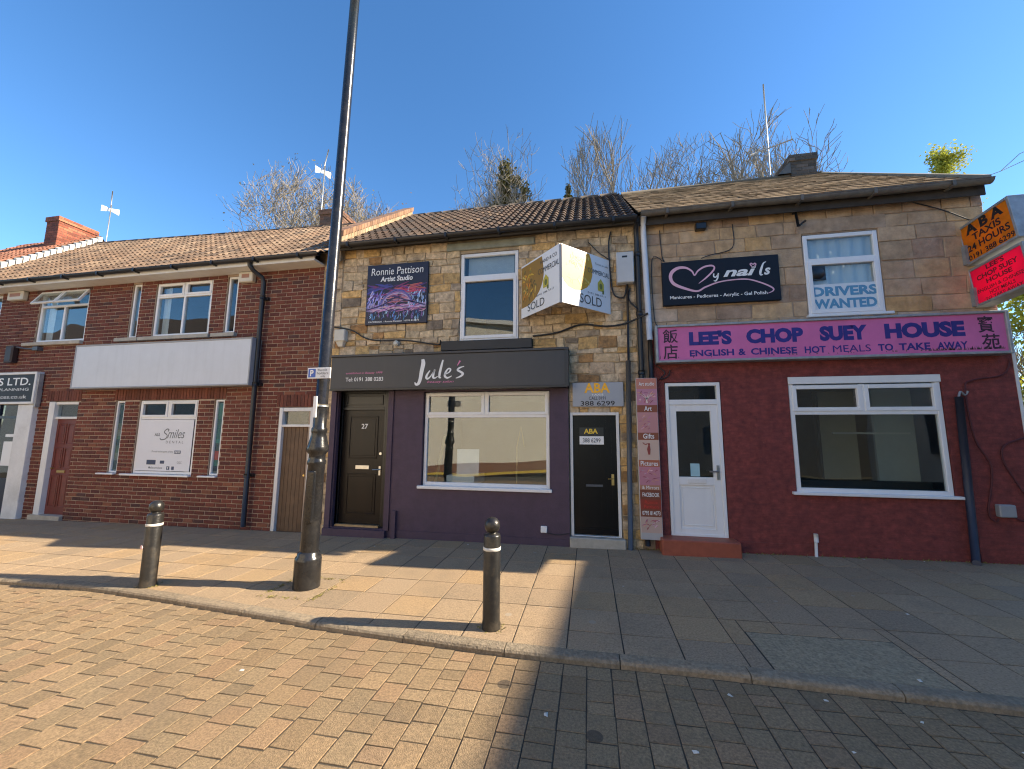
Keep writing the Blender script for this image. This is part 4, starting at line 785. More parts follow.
for _ in range(120):
    u = rnd.choice((rnd.gauss(4.75, .14), rnd.gauss(5.25, .12), rnd.uniform(1.1, 5.4))); hh = rnd.uniform(.01, .05); u = min(max(u, 1.1), 5.46)
    Fq = Fr((0, -.1715, 0)); gr.poly(Fq, [(u - .008, 2.882), (u + .008, 2.882), (u + rnd.uniform(-.01, .01), 2.885 + hh)])
gr.build('algae_stains', mat('algae', (.16, .09, .1), .9, .3, 10), pk_)
# projecting signs
def proj(name, y0, y1, z0, z1, xa, xb, fm, label, lines, lm, tilt):
    b = MB(); e1 = Vector((0, -1, tilt)).normalized(); e2 = Vector((0, tilt, 1)).normalized(); o = Vector((xa, y1, z0)); Wd = y1 - y0; H = z1 - z0
    fr = Fr(o, e1, e2); T = xb - xa; mn = e1.cross(e2)   # points to -X
    fb_ = Fr(o + Vector((T, 0, 0)), e1, e2)
    for q in ((0, .035, 0, H), (Wd - .035, Wd, 0, H), (.035, Wd - .035, 0, .035), (.035, Wd - .035, H - .035, H)): b.obox(fb_, *q, T)
    ob = b.build(name, ALU, None, label, 'sign', 'projecting signs at the right corner', bevel=.004, origin=tuple(o))
    f = MB(); f.obox(Fr(o + Vector((.02, 0, 0)), e1, e2), .03, Wd - .03, .03, H - .03, .008); f.obox(Fr(o + Vector((T - .014, 0, 0)), e1, e2), .03, Wd - .03, .03, H - .03, .008); f.build('face_panel', fm, ob)
    t = MB(); ff = Fr(o + Vector((.0095, 0, 0)), e1, e2)
    for st_, u0, u1, v0, v1, bo_ in lines: t.text(st_, ff, u0 * Wd, u1 * Wd, v0 * H, v1 * H, bo_)
    t.build('lettering', lm, ob)
    a = MB(); a.tube([(xa + T / 2, .02, z0 + H * .8), (xa + T / 2, y1 - .01, z0 + H * .8)], .02, 8); a.tube([(xa + T / 2, .02, z0 + H * .2), (xa + T / 2, y1 - .01, z0 + H * .2)], .02, 8); a.box(xa - .02, xa + .06, -.06, .0, z0 + .02, z0 + H * .5); a.build('bracket', ALU, ob)
proj('taxi_projecting_sign', -.74, -.01, 4.11, 4.7, 5.3, 5.5, mat('amber_plastic', (.78, .36, .02), .4, .25, 5, transl=.55, blot=.3, bcol=(.45, .2, .02), bscale=4), 'amber taxi sign with black capitals projecting from the right corner, uppermost of two',
     [('A B A', .14, .86, .7, .95, .05), ('TAXIS', .24, .78, .5, .67, .025), ('24 HOURS', .1, .9, .28, .45, .025), ('0191 388 6299', .08, .94, .08, .21, .02)], LBLACK, .11)
proj('takeaway_projecting_sign', -.78, -.02, 3.5, 4.06, 5.33, 5.53, mat('hot_pink_plastic', (1, .02, .17), .4, .1, 3, transl=.55), 'hot pink takeaway sign projecting from the right corner below the amber one',
     [("LEE'S", .34, .66, .8, .92, .03), ('CHOP SUEY', .14, .86, .62, .75, .03), ('HOUSE', .29, .74, .46, .58, .03), ('ENGLISH & CHINESE', .1, .9, .31, .4, .015), ('HOT MEALS', .3, .74, .18, .27, .015), ('TO TAKE AWAY', .2, .84, .06, .14, .015)], LMAR, .1)
# V shaped estate board
P0, P1, P2 = Vector((-1.09, -.02, 3.64)), Vector((-.375, -.78, 3.69)), Vector((.38, -.02, 3.64)); HB = .92
ea = empty('sold_board', (-.37, 0, 3.65), 'V shaped white and yellow estate agent sold board jutting from the stone wall', 'sign')
SW = mat('white_corex', (.76, .77, .77), .45, .03, 3)
for P_, Q_, side in ((P0, P1, 0), (P1, P2, 1)):
    P_ = Vector((P_.x, P_.y, 3.67)); Q_ = Vector((Q_.x, Q_.y, 3.67)); e1 = (Q_ - P_); Wd = e1.length; e1.normalize(); fr = Fr(P_, e1, (0, 0, 1)); nrm = e1.cross(fr.e2)
    b = MB(); b.obox(Fr(P_ - nrm * 0, e1), 0.004, Wd - .004, 0, HB, .012); bo = b.build('board_panel', SW, ea)
    F1 = Fr(P_ + nrm * .0135, e1); a = MB(); clampp = lambda pts: [(min(max(u, .01), Wd - .01), min(max(v, .01), HB - .01)) for u, v in pts]
    cu, cv, cr_ = (.3 * Wd, .52, .38) if side == 0 else (.33 * Wd, .6, .34)
    a.col = (.3, .17, .025) if side == 0 else (.55, .29, .004)
    if side == 0: a.poly(F1, clampp([(.01, .17)] + [(.12 + .42 * math.sin(q) * 1.25, .17 + .72 * (1 - math.cos(q)) * .62) for q in [k * .13 for k in range(1, 14)]] + [(.6, .89), (.01, .89)]))
    else: a.poly(F1, clampp([(.01, .91), (.01, .42), (.06, .33), (.15, .27), (.28, .245), (.42, .27), (.54, .34), (.62, .44), (.66, .56), (.67, .7), (.64, .82), (.6, .91)]))
    for k in range(40 if side == 0 else 26):
        F2 = Fr(P_ + nrm * (.015 + rnd.random() * .001), e1); a.col = jit(rnd.choice([(.6, .36, .03), (.16, .12, .03), (.3, .26, .06), (.6, .24, .02), (.7, .5, .1)] if side == 0 else [(.55, .33, .02), (.5, .26, .01), (.7, .5, .1)]), .3)
        u, v = (rnd.uniform(.06, .42), rnd.uniform(.26, .8)) if side == 0 else (.33 + rnd.uniform(-.26, .26), .6 + rnd.uniform(-.25, .24)); q = rnd.uniform(0, 3.1); l = rnd.uniform(.05, .14); a.stroke(F2, [(u - math.cos(q) * l / 2, v - math.sin(q) * l / 2), (u, v + .02), (u + math.cos(q) * l / 2, v + math.sin(q) * l / 2)], [.01, .035, .01], 3)
    F3 = Fr(P_ + nrm * .0165, e1); lx = .68 * Wd if side == 0 else .8 * Wd
    a.col = (.5, .42, .04); a.poly(F3, [(lx - .08, .34), (lx + .06, .34), (lx + .06, .47), (lx - .01, .55), (lx - .08, .47)]); a.col = (.14, .16, .03); a.disc(Fr(F3.o + nrm * .001, e1), lx - .01, .42, .035, .05, 12); a.poly(Fr(F3.o + nrm * .001, e1), [(lx + .02, .3), (lx + .06, .3), (lx + .06, .36), (lx + .02, .36)])
    a.build('picture', ATTR, bo)
    t = MB(); 
    if side == 0: t.text('SOLD', F3, .2, .66, .07, .2, .0); t.text('COMMERCIAL', F3, .5, 1.03, .6, .69, 0); t.text('HAND & CO', F3, .56, .98, .76, .82); t.text('0191 386 5111', F3, .45, .9, .25, .28)
    else: t.text('SOLD', F3, .38, .86, .07, .22, .0); t.text('COMMERCIAL', F3, .56, 1.05, .6, .68, 0); t.text('LAND &', F3, .2, .5, .74, .8); t.text('PROPERTY', F3, .17, .53, .65, .7); t.text('0191 386 5111', F3, .55, .95, .25, .28); t.text('To let or sale', F3, .72, 1.03, .77, .8)
    t.build('lettering', mat('charcoal_lettering', (.05, .052, .055), .5), bo)
pst = MB(); pst.box(-.39, -.35, -.79, -.765, 3.66, 4.57); pst.tube([(-.37, -.77, 4.0), (-.37, .02, 4.0)], .015, 6); pst.tube([(-.37, -.77, 4.4), (-.37, .02, 4.4)], .015, 6); pst.build('mounting_post', GREYPL, ea)

# ================================================================== boxes and lights on the walls
ALW = mat('alarm_box_cream', (.6, .57, .48), .5, .08, 4)
for x0, x1, z0, z1, lab in ((-13.08, -12.6, 4.7, 4.91, 'cream alarm box under the eaves left of the open window'), (-6.83, -6.5, 4.7, 4.91, 'cream alarm box under the eaves beside the black drainpipe')):
    b = MB(); b.box(x0, x1, -.1, .0, z0, z1); o = b.build('alarm_box', ALW, None, lab, 'alarm', 'alarm boxes under the eaves', bevel=.015, origin=(x0, 0, z0))
    t = MB(); t.box(x0 + .08, x1 - .08, -.103, -.099, z0 + .08, z1 - .05); t.build('emblem', mat('alarm_emblem', (.35, .18, .12), .5), o)
b = MB(); b.box(-12.83, -12.6, -.11, -.01, 3.24, 3.62); b.box(-12.81, -12.62, -.12, -.1, 3.27, 3.59)
o = b.build('security_light', mat('dark_brown_box', (.03, .016, .014), .5), None, 'dark brown box on the brick wall above the grey shop sign', 'light', bevel=.01, origin=(-12.7, 0, 3.24))
b = MB(); b.tube([(-12.6, -.05, 3.6), (-12.3, -.05, 3.55), (-11.95, -.06, 3.54)], .018, 8); b.box(-12.05, -11.9, -.1, .0, 3.5, 3.58); b.build('conduit', GREYDK, o)
b = MB(); b.box(-4.59, -4.38, -.12, .0, 3.4, 3.62); b.add([(-4.57, -.1, 3.4), (-4.4, -.1, 3.4), (-4.4, -.005, 3.4), (-4.57, -.005, 3.4), (-4.53, -.07, 3.3), (-4.44, -.07, 3.3), (-4.44, -.005, 3.3), (-4.53, -.005, 3.3)], [(0, 1, 5, 4), (1, 2, 6, 5), (2, 3, 7, 6), (3, 0, 4, 7), (4, 5, 6, 7)])
b.build('alarm_siren', ALW, None, 'white alarm siren on the stone wall beside the lamp post', 'alarm', bevel=.01, origin=(-4.5, 0, 3.3))
b = MB(); b.tube([(-3.38, 0, 3.33), (-3.38, -.06, 3.33)], .05, 14); b.tube([(-3.38, -.06, 3.33), (-3.38, -.075, 3.33)], [.05, .03], 14); b.build('junction_box', ALW, None, 'small round white junction box above the charcoal fascia', 'box', origin=(-3.38, 0, 3.3))
b = MB(); b.box(.49, .76, -.16, -.02, 4.15, 4.67); o = b.build('meter_box', mat('grey_meter_case', (.5, .51, .5), .45, .08, 4), None, 'grey metal cabinet high on the stone wall beside the drainpipes', 'box', bevel=.012, origin=(.62, 0, 4.15)); t = MB(); t.box(.58, .66, -.163, -.159, 4.57, 4.6); t.build('latch', BLACK, o)
b = MB(); b.box(1.74, 1.9, -.1, .0, 4.98, 5.09); b.build('floodlight', BLACK, None, 'small black floodlight under the gutter above the nail salon sign', 'light', bevel=.01, origin=(1.8, 0, 5))
b = MB(); b.box(5.21, 5.39, -.1, -.02, .68, .84); b.build('utility_box', GREYPL, None, 'small grey box low on the dark red wall at the right', 'box', bevel=.012, origin=(5.3, 0, .68))
b = MB(); b.box(-.77, -.67, -.1, -.06, .19, .29); b.build('socket_box', LWHITE, None, 'small white socket box low on the purple wall', 'box', bevel=.008, origin=(-.72, 0, .19))
def cable(pts, r, label, m=None, name='cable', sub=5):
    P = [Vector(p) for p in pts]; Q = []
    for i in range(len(P) - 1):
        p0, p1, p2, p3 = P[max(i - 1, 0)], P[i], P[i + 1], P[min(i + 2, len(P) - 1)]
        for k in range(sub): t = k / sub; Q.append(.5 * ((2 * p1) + (p2 - p0) * t + (2 * p0 - 5 * p1 + 4 * p2 - p3) * t * t + (3 * p1 - p0 - 3 * p2 + p3) * t ** 3))
    Q.append(P[-1]); c = MB(); c.tube(Q, r, 6); c.build(name, m or BLKPL, None, label, 'cable', 'cables on the house fronts', origin=tuple(P[0]))
cable([(-4.7, -.03, 3.7), (-4.3, -.03, 3.62), (-3.9, -.03, 3.42), (-3.2, -.03, 3.38), (-2.6, -.03, 3.28), (-2.52, -.09, 3.34)], .013, 'black cable sagging along the stone wall under the artist poster')
cable([(-.9, -.03, 3.36), (-.5, -.03, 3.4), (-.1, -.03, 3.52), (.3, -.04, 3.47), (.62, -.06, 3.5), (.95, -.15, 3.62)], .016, 'thick black cable running under the sold board to the drainpipes')
cable([(.42, -.03, 5.1), (.38, -.03, 4.85), (.4, -.03, 4.3), (.45, -.03, 4.0), (.6, -.04, 3.95), (.65, -.05, 4.14)], .013, 'black cable looping down beside the grey cabinet')
cable([(.05, -.02, 4.95), (.22, -.02, 4.75), (.4, -.03, 4.6)], .008, 'thin cable slanting down towards the grey cabinet')
cable([(.7, -.04, 4.1), (.68, -.04, 3.9), (.8, -.13, 3.7)], .012, 'short black cable curving from the grey cabinet to the drainpipe')
cable([(1.2, -.02, 5.05), (1.22, -.02, 4.6), (1.24, -.065, 4.49), (1.06, -.03, 4.55), (1.06, -.03, 3.6), (1.12, -.05, 3.42)], .007, 'thin cable framing the left end of the nail salon sign')
cable([(2.3, -.02, 5.05), (2.28, -.02, 4.66), (1.95, -.03, 4.56), (1.8, -.065, 4.5)], .007, 'thin cable dropping onto the top of the nail salon sign')
cable([(5.6, -.05, 2.75), (5.5, -.05, 2.55), (5.15, -.05, 2.48), (5.05, -.05, 2.35), (5.08, -.05, 1.7), (5.22, -.05, 1.3), (5.12, -.05, .75), (5.18, -.05, .62), (5.22, -.05, .66)], .011, 'dark red cable looping down to the grey utility box', mat('red_painted_cable', (.09, .02, .022), .7))
cable([(5.67, -.05, 1.72), (5.4, -.05, 1.6), (5.36, -.05, 1.4), (5.5, -.05, 1.05), (5.62, -.05, .8), (5.5, -.05, .64), (5.38, -.05, .69)], .011, 'dark red cable curling from the right corner into the grey utility box', MATS['red_painted_cable'])
cable([(4.93, -.1, 2.25), (4.97, -.08, 2.32), (5.04, -.05, 2.28), (5.08, -.05, 2.33)], .014, 'short grey cable emerging from the top of the blue grey pipe', GREYPL)
cable([(1.06, -.03, 2.8), (1.18, -.05, 2.68), (1.1, -.05, 2.58), (1.22, -.05, 2.62), (1.26, -.05, 2.72)], .01, 'tangled black cable above the white door')
cable([(4.75, -.03, 5.14), (5.1, -.03, 4.98), (5.38, -.06, 4.78)], .008, 'thin stay wire slanting down to the amber projecting sign')
cable([(-.33, -.08, .2), (-.5, -.08, .17), (-.7, -.08, .19)], .006, 'thin dark cable from the socket box along the purple wall')

# ================================================================== lamp post and bollards
LX, LY = -3.19, -2.26; lz = g(LX)
lp = empty('lamp_post', (LX, LY, lz), 'tall black iron lamp post with ringed base standing on the pavement', 'lamp post')
POST = mat('lamp_post_paint', (.014, .014, .015), .25, .35, 9, bump=.12, bs=40, blot=.45, bcol=(.05, .045, .04), bscale=8)
tl = lambda z: Vector((LX + .0175 * z, LY, lz + z))
b = MB(); b.lathe([(.143, -.03), (.143, .3), (.138, .33), (.12, .35), (.118, .38), (.095, .4)], (LX, LY, lz), 32); b.build('base', POST, lp)
b = MB(); b.lathe([(.099, .38), (.096, .9), (.092, 1.36), (.102, 1.38), (.102, 1.41), (.091, 1.43), (.091, 1.49), (.115, 1.52), (.122, 1.55), (.115, 1.58), (.092, 1.68), (.08, 1.73), (.087, 1.75), (.087, 1.79), (.074, 1.81), (.073, 2.0)], (LX, LY, lz), 28)
b.v = [(x + .0175 * (z - lz), y, z) for x, y, z in b.v]; b.build('collar', POST, lp)
b = MB(); b.tube([tl(1.95), tl(4), tl(6), tl(8.8)], [.071, .067, .063, .057], 24); b.build('shaft', POST, lp)
b = MB(); b.box(LX + .0, LX + .09, LY - .115, LY - .07, lz + .72, lz + 1.3); b.build('access_door', POST, lp, bevel=.01)
b = MB(); b.tube([tl(2.05), tl(2.08)], .08, 20); b.build('band', mat('steel_band', (.55, .55, .5), .35, .1, 9, metal=.8), lp)
b = MB(); b.box(LX + .0, LX + .042, LY - .098, LY - .082, lz + 1.92, lz + 2.17); b.build('id_label', LWHITE, lp)
py_ = LY - .12
pg = MB(); pg.box(-3.28, -2.975, py_, py_ + .015, 2.352, 2.482); po = pg.build('parking_sign', mat('sign_white', (.72, .73, .74), .4, .04), None, 'small white parking sign with blue square strapped to the lamp post', 'sign', bevel=.003, origin=(-3.13, LY, 2.35))
t = MB(); t.box(-3.265, -3.17, py_ - .002, py_ + .001, 2.367, 2.467); t.build('blue_square', mat('sign_blue', (.02, .1, .45), .4), po); t = MB(); t.text('P', Fr((0, py_ - .004, 0)), -3.24, -3.195, 2.38, 2.455, .03); t.build('symbol', LWHITE, po)
t = MB(); F = Fr((0, py_ - .002, 0)); t.text('Permit', F, -3.14, -3.02, 2.44, 2.465); t.text('holders', F, -3.15, -3.0, 2.4, 2.43); t.text('only', F, -3.1, -3.04, 2.365, 2.388); t.build('lettering', LBLACK, po)
t = MB(); t.box(-3.2, -3.08, py_ + .016, LY - .07, 2.39, 2.44); t.build('bracket', METAL, po)
def bollard(x, y, label):
    z = g(x); r = empty('bollard', (x, y, z), label, 'bollard', 'black bollards along the kerb')
    b = MB(); b.lathe([(.084, -.04), (.084, .04), (.078, .07), (.077, .79), (.073, .805), (.045, .812), (.04, .83)], (x, y, z), 28); b.build('body', IRON, r)
    b = MB(); b.lathe([(.04, .822), (.055, .832), (.068, .855), (.0715, .88), (.066, .915), (.045, .942), (.02, .953), (.001, .955)], (x, y, z), 28); b.build('ball_top', IRON, r)
    b = MB(); b.lathe([(.0775, .668), (.081, .67), (.081, .695), (.0775, .697)], (x, y, z), 28); b.build('reflective_band', mat('band_white', (.62, .6, .55), .4, .15, 14), r)
    return r
bollard(-.89, -2.81, 'black bollard with white band in front of the purple shopfront')
r2 = bollard(-5.01, -2.57, 'black bollard with a small round sticker, left of the lamp post')
st = MB(); st.tube([(-5.055, -2.642, g(-5) + .44), (-5.058, -2.652, g(-5) + .44)], .024, 12); st.build('sticker', mat('round_sticker', (.6, .4, .38), .5, .3, 60), r2)

# ================================================================== aerials on the roofs
AER = mat('galvanised_pole', (.45, .45, .44), .4, .15, 9, metal=.3)
def aerial(x, y, z0, z1, label, boomdir, white=True, yagi=False):
    r = empty('tv_aerial', (x, y, z0), label, 'aerial', 'television aerials on the roofs'); b = MB(); b.tube([(x, y, z0), (x + .02, y, z1)], .016, 6); b.build('mast', AER, r)
    d = Vector(boomdir).normalized(); c = Vector((x, y, z1 - .05 if not yagi else z0 + (z1 - z0) * .42)); b = MB(); b.tube([c - d * (.35 if yagi else .05), c + d * .5], .016, 6)
    s_ = d.cross(Vector((0, 0, 1))).normalized()
    for k in range(9 if yagi else 0): q = c + d * (-.1 + k * .07); b.tube([q - s_ * .11, q + s_ * .11], .006, 4)
    b.build('boom', AER, r)
    if white:
        w_ = MB(); 
        for sg in (-1, 1):
            q = c - d * .15; up = Vector((0, 0, 1)); vs = [q + s_ * .03 * sg + up * .05 * 0, q + s_ * .2 * sg + up * .1, q + s_ * .2 * sg - up * .1]
            w_.add([q + up * .04, q - up * .04, q + s_ * .22 * sg - up * .12, q + s_ * .22 * sg + up * .08, q + up * .04 + d * .02, q - up * .04 + d * .02, q + s_ * .22 * sg - up * .12 + d * .02, q + s_ * .22 * sg + up * .08 + d * .02], [(0, 1, 2, 3), (7, 6, 5, 4), (0, 3, 7, 4), (1, 5, 6, 2), (2, 6, 7, 3)])
        w_.build('reflector', LWHITE, r)
    return r
aerial(-16., 3.35, 7.2, 9.5, 'thin aerial with white reflectors beside the orange brick chimney', (.45, -.3, .85)); aerial(-7.6, 3.1, 7.2, 9.65, 'white pole aerial with white reflectors beside the lamp post', (.45, -.3, .85))
aerial(4.25, 3., 7.2, 10.1, 'tall thin aerial mast beside the dark chimney on the slate roof', (.9, -.3, .1), white=False, yagi=True)
b = MB(); b.tube([(5.5, 0, 5.38), (5.75, -.15, 5.42), (5.95, -.2, 5.62), (6.12, -.25, 5.68)], .005, 5); b.tube([(5.75, -.15, 5.42), (6.0, -.3, 5.5), (6.2, -.3, 5.62)], .005, 5); b.build('loose_wire', AER, None, 'loose wires curling off the right end of the slate roof gutter', 'wire', origin=(5.5, 0, 5.38))

# ================================================================== trees behind the houses
TWIG = mat('bare_twigs', (.25, .2, .145), .9, .3, 3); TWIGD = mat('grey_bark', (.17, .145, .115), .9, .3, 4, bump=.5, bs=30)
def leafm(name, c): return mat(name, c, .7, .35, 2.5, transl=.35)
def tree(x, y, env, label, spread=.55, seed=1, lv=5, r0=.16, L0=4., leaves=None, ivy=None, rmin=.011, nb=(3, 4), group='trees behind the houses', tw=None, up=.25, kind='bare_tree'):
    """env = (radius, half height, centre height) of the crown; growth stops where it leaves that volume"""
    R = random.Random(seed); z0 = -.3; root = empty(kind, (x, y, z0), label, 'tree', group); rx, rz, cz = env
    tk = MB(); cr = MB(); tips = []
    def grow(p, d, L_, r, level):
        n = 5 if level < 3 else 3; pts = [p]; rad = [r]; q = p; dd = d.copy(); dead = False
        for i in range(n):
            dd = (dd + Vector((R.uniform(-1, 1), R.uniform(-1, 1), R.uniform(-.5, 1))) * (.16 + .05 * level)).normalized(); q = q + dd * L_ / n; pts.append(q); rad.append(max(rmin * .6, r * (1 - .45 * (i + 1) / n)))
            if ((q.x - x) ** 2 + (q.y - y) ** 2) / rx ** 2 + max(0, (q.z - cz) / rz) ** 2 > R.uniform(.8, 1.15): dead = True; break
        n = len(pts) - 1
        (tk if level == 0 else cr).tube(pts, rad, 8 if level == 0 else (5 if level < 3 else 3), cap=False)
        if level >= lv or (dead and level > 2): tips.append(q); return
        for i in range(R.randint(*nb) + (3 if level == 0 else 1 if level == 1 else 0)):
            t = R.uniform(.35, 1.) if level else R.uniform(.6, 1.); j = min(n - 1, int(t * n)); f_ = t * n - j; pp_ = pts[j].lerp(pts[j + 1], min(1, f_)); a = R.uniform(0, 6.28); side = Vector((math.cos(a), math.sin(a), 0)); nd = (dd * (1 - spread * .6) + side * spread + Vector((0, 0, up))).normalized()
            grow(pp_, nd, L_ * R.uniform(.55, .82), max(rmin, rad[j] * R.uniform(.45, .65)), level + 1)
        if not dead: grow(q, dd, L_ * .75, max(rmin, rad[-1] * .85), level + 1)
    grow(Vector((x, y, z0)), Vector((0, 0, 1)), L0, r0, 0)
    tk.build('trunk', TWIGD, root); cr.build('branches', tw or TWIG, root)
    def leafs(n, pos, size, m, nm_):
        lf = MB()
        for i in range(n):
            p = pos(i); a = Vector((R.uniform(-1, 1), R.uniform(-1, 1), R.uniform(-1, 1))).normalized(); b_ = a.cross(Vector((R.uniform(-1, 1), R.uniform(-1, 1), R.uniform(-1, 1)))).normalized(); s_ = size * R.uniform(.5, 1.3)
            lf.add([p - a * s_, p + b_ * s_ * .5, p + a * s_, p - b_ * s_ * .5], [(0, 1, 2, 3)])
        lf.build(nm_, m, root)
    if leaves:
        n, sz, m, rr_ = leaves; leafs(n, lambda i: R.choice(tips) + Vector((R.gauss(0, rr_), R.gauss(0, rr_), R.gauss(0, rr_))), sz, m, 'foliage')
    if ivy:
        n, sz, m, (cx, cy, cz), (rx, ry, rz) = ivy; cl = [(R.gauss(0, .45), R.gauss(0, .45), R.uniform(-1, .9)) for _ in range(26)]
        def pos(i):
            c = R.choice(cl); taper = max(.25, 1 - .35 * (c[2] + 1)); return Vector((cx + rx * (c[0] * taper + R.gauss(0, .16)), cy + ry * (c[1] * taper + R.gauss(0, .16)), cz + rz * (c[2] + R.gauss(0, .1))))
        leafs(n, pos, sz, m, 'ivy')
    return root
LY_ = leafm('faded_leaf', (.19, .15, .05)); LV = leafm('ivy_leaf', (.095, .085, .02)); LG = leafm('spring_leaf', (.42, .42, .05)); LD = leafm('hedge_leaf', (.12, .14, .03))
PALE = mat('pale_twigs', (.25, .215, .165), .9, .3, 3)
tree(-13.1, 10, (4., 3.9, 10.7), 'wide bare tree with pale twigs and a few faded leaves behind the brick terrace', .75, 5, 7, .2, 5.8, leaves=(1900, .05, LY_, .3), tw=PALE, rmin=.011, nb=(2, 3))
tree(-9.7, 10.5, (1.7, 2.6, 10.5), 'smaller brown leaved tree showing beside the brick parapet', .6, 14, 6, .13, 5.4, leaves=(800, .05, leafm('brown_leaf', (.2, .12, .05)), .25), tw=PALE, nb=(2, 3))
tree(-3.7, 10.4, (2.4, 3.7, 12.2), 'bare tree with an ivy covered trunk behind the pantile roof', .7, 8, 7, .18, 6., ivy=(6500, .085, LV, (-3.45, 10.2, 12.0), (.9, .8, 2.3)), nb=(2, 3), rmin=.01, tw=PALE)
tree(-.7, 10.3, (.9, 2.2, 11.6), 'short ivy covered trunk showing above the pantile roof ridge', .5, 21, 5, .1, 9., ivy=(1600, .08, LV, (-.7, 10.3, 11.6), (.32, .3, 1.3)), nb=(2, 3))
tree(.75, 10.6, (1.7, 3.6, 11.9), 'slender bare tree rising behind the joint of the two roofs', .45, 33, 6, .13, 8., nb=(2, 3), up=.6, tw=PALE)
tree(2.5, 11.2, (1.7, 3.0, 11.4), 'low bare tree behind the left end of the slate roof', .55, 45, 6, .13, 7., nb=(2, 3), up=.45, tw=PALE)
tree(4.5, 10.7, (2.3, 3.2, 11.4), 'broad bare tree behind the middle of the slate roof', .65, 58, 6, .16, 5.6, nb=(2, 3), up=.35, tw=PALE)
tree(7.5, 10.6, (2.6, 3.4, 11.9), 'tall bare tree behind the chimney on the slate roof', .65, 67, 6, .2, 6., nb=(2, 3), up=.35, rmin=.013, tw=PALE)
tree(13.3, 10., (1., 2., 9.8), 'bright yellow green leafy tree beyond the right end of the slate roof', .3, 71, 4, .14, 6, ivy=(8000, .055, LG, (13.3, 10, 10.5), (.8, .9, 2.1)), nb=(2, 2), up=.6, kind='leafy_tree')
tree(12.9, 7.4, (1.2, 2.2, 3), 'leafy green tree in the gap at the right edge of the photo', .5, 83, 4, .1, 2.2, ivy=(9000, .07, LG, (12.7, 7.4, 3.7), (1.6, 1.5, 2.9)), nb=(3, 3), kind='leafy_tree')
tree(10.6, 6.0, (1., 1.2, 1.2), 'low dense green bush beyond the right corner of the red wall', .9, 90, 4, .06, .8, ivy=(5000, .06, LD, (10.6, 6, 1.4), (1.2, 1, 1.3)), nb=(3, 4), kind='leafy_bush')
pl = MB(); pl.tube([(6.55, 1.3, .0), (6.55, 1.3, 5.2)], .045, 10); pl.tube([(6.55, 1.3, 5.2), (6.55, 1.3, 5.24)], .055, 10); pl.build('telegraph_pole', mat('weathered_pole', (.2, .18, .13), .9, .25, 8), None, 'plain weathered pole standing just right of the takeaway house', 'pole', origin=(6.55, 1.3, 0))

# ================================================================== buildings outside the frame that cast the shade, bounce light and stand in the reflections
CREAM = mat('cream_render', (.8, .74, .62), .85, .08, 2, bump=.2)
ob_ = empty('shade_building', (15, -6, g(15)), 'tall plain stucco building outside the frame that shades the right of the street', 'building')
w = MB(); top = [(13.83, 1.9), (12.68, -8.7), (12.3, -14), (21, -14), (21, 1.9)]
w.add([(x, y, -.2) for x, y in top] + [(x, y, 8.02) for x, y in top], [(9, 8, 7, 6, 5)] + [(i, (i + 1) % 5, 5 + (i + 1) % 5, 5 + i) for i in range(5)])
w.build('wall', mat('pale_stucco', (.7, .66, .58), .9, .15, 3), ob_)
w = MB()
for yy in (-11, -8, -5, -2):
    for zz in (1, 4.4): w.box(12.1 + (yy + 14) * .1 - .05, 12.5 + (yy + 14) * .1, yy, yy + 1.1, zz, zz + 1.6)
w.build('window', GREYDK, ob_)
op_ = empty('cream_house', (-6, -14, g(-6)), 'cream rendered house across the street, seen only in the shop window reflections', 'building')
A = Vector((-13.5, -7.6, 0)); B = Vector((-1.9, -16, 0)); e1 = (B - A); Ln = e1.length; e1.normalize(); fr = Fr(A, -e1, (0, 0, 1))  # front turned towards the sun to bounce light onto the shaded fronts
fr = Fr(B, -e1, (0, 0, 1)); w = MB(); w.obox(Fr(B, -e1), 0, Ln, -.3, 7.6, -5); w.build('wall', CREAM, op_)
w = MB(); w.obox(Fr(B, -e1), -.2, Ln + .2, 7.6, 7.85, .3); w.build('eaves_board', WHITE, op_)
w = MB(); n_ = (-e1).cross(Vector((0, 0, 1))); p0, p1 = B + n_ * .3 + Vector((0, 0, 7.85)), A + n_ * .3 + Vector((0, 0, 7.85)); q0, q1 = B - n_ * 2.5 + Vector((0, 0, 8.5)), A - n_ * 2.5 + Vector((0, 0, 8.5)); w.quad(p0, p1, q1, q0); w.quad(q0, q1, A - n_ * 5 + Vector((0, 0, 7.6)), B - n_ * 5 + Vector((0, 0, 7.6))); w.build('roof', mat('grey_brown_roof', (.12, .09, .07), .9, .2, 4), op_)
for u in (1.2, 8.2, 12):
    for v in (5.2,) if u < 5 else (5.3,):
        w = MB(); w.obox(Fr(B, -e1), u, u + 1.2, v, v + 1.2, .05); fo = w.build('window', WHITE, op_); w = MB(); w.obox(Fr(B, -e1), u + .08, u + 1.12, v + .08, v + 1.12, .056); w.build('pane', mat('dark_pane', (.02, .025, .03), .1), fo)
lw = MB(); lw.obox(Fr(B + n_ * 1., -e1), .3, Ln, -.3, .3, .25); lw.build('garden_wall', mat('low_brick_wall', (.22, .11, .07), .9, .3, 12), None, 'low brick garden wall across the street in front of the cream house', 'wall', origin=tuple(B + n_ * 2.2))
yl = MB()
for o_ in (1.4, 1.6): yl.obox(Fr(B + n_ * o_ + Vector((0, 0, -.1)), -e1), .2, Ln, .0, .075, .1)
yl.build('yellow_lines', mat('yellow_road_paint', (.6, .42, .05), .7, .2, 9), kind='structure')

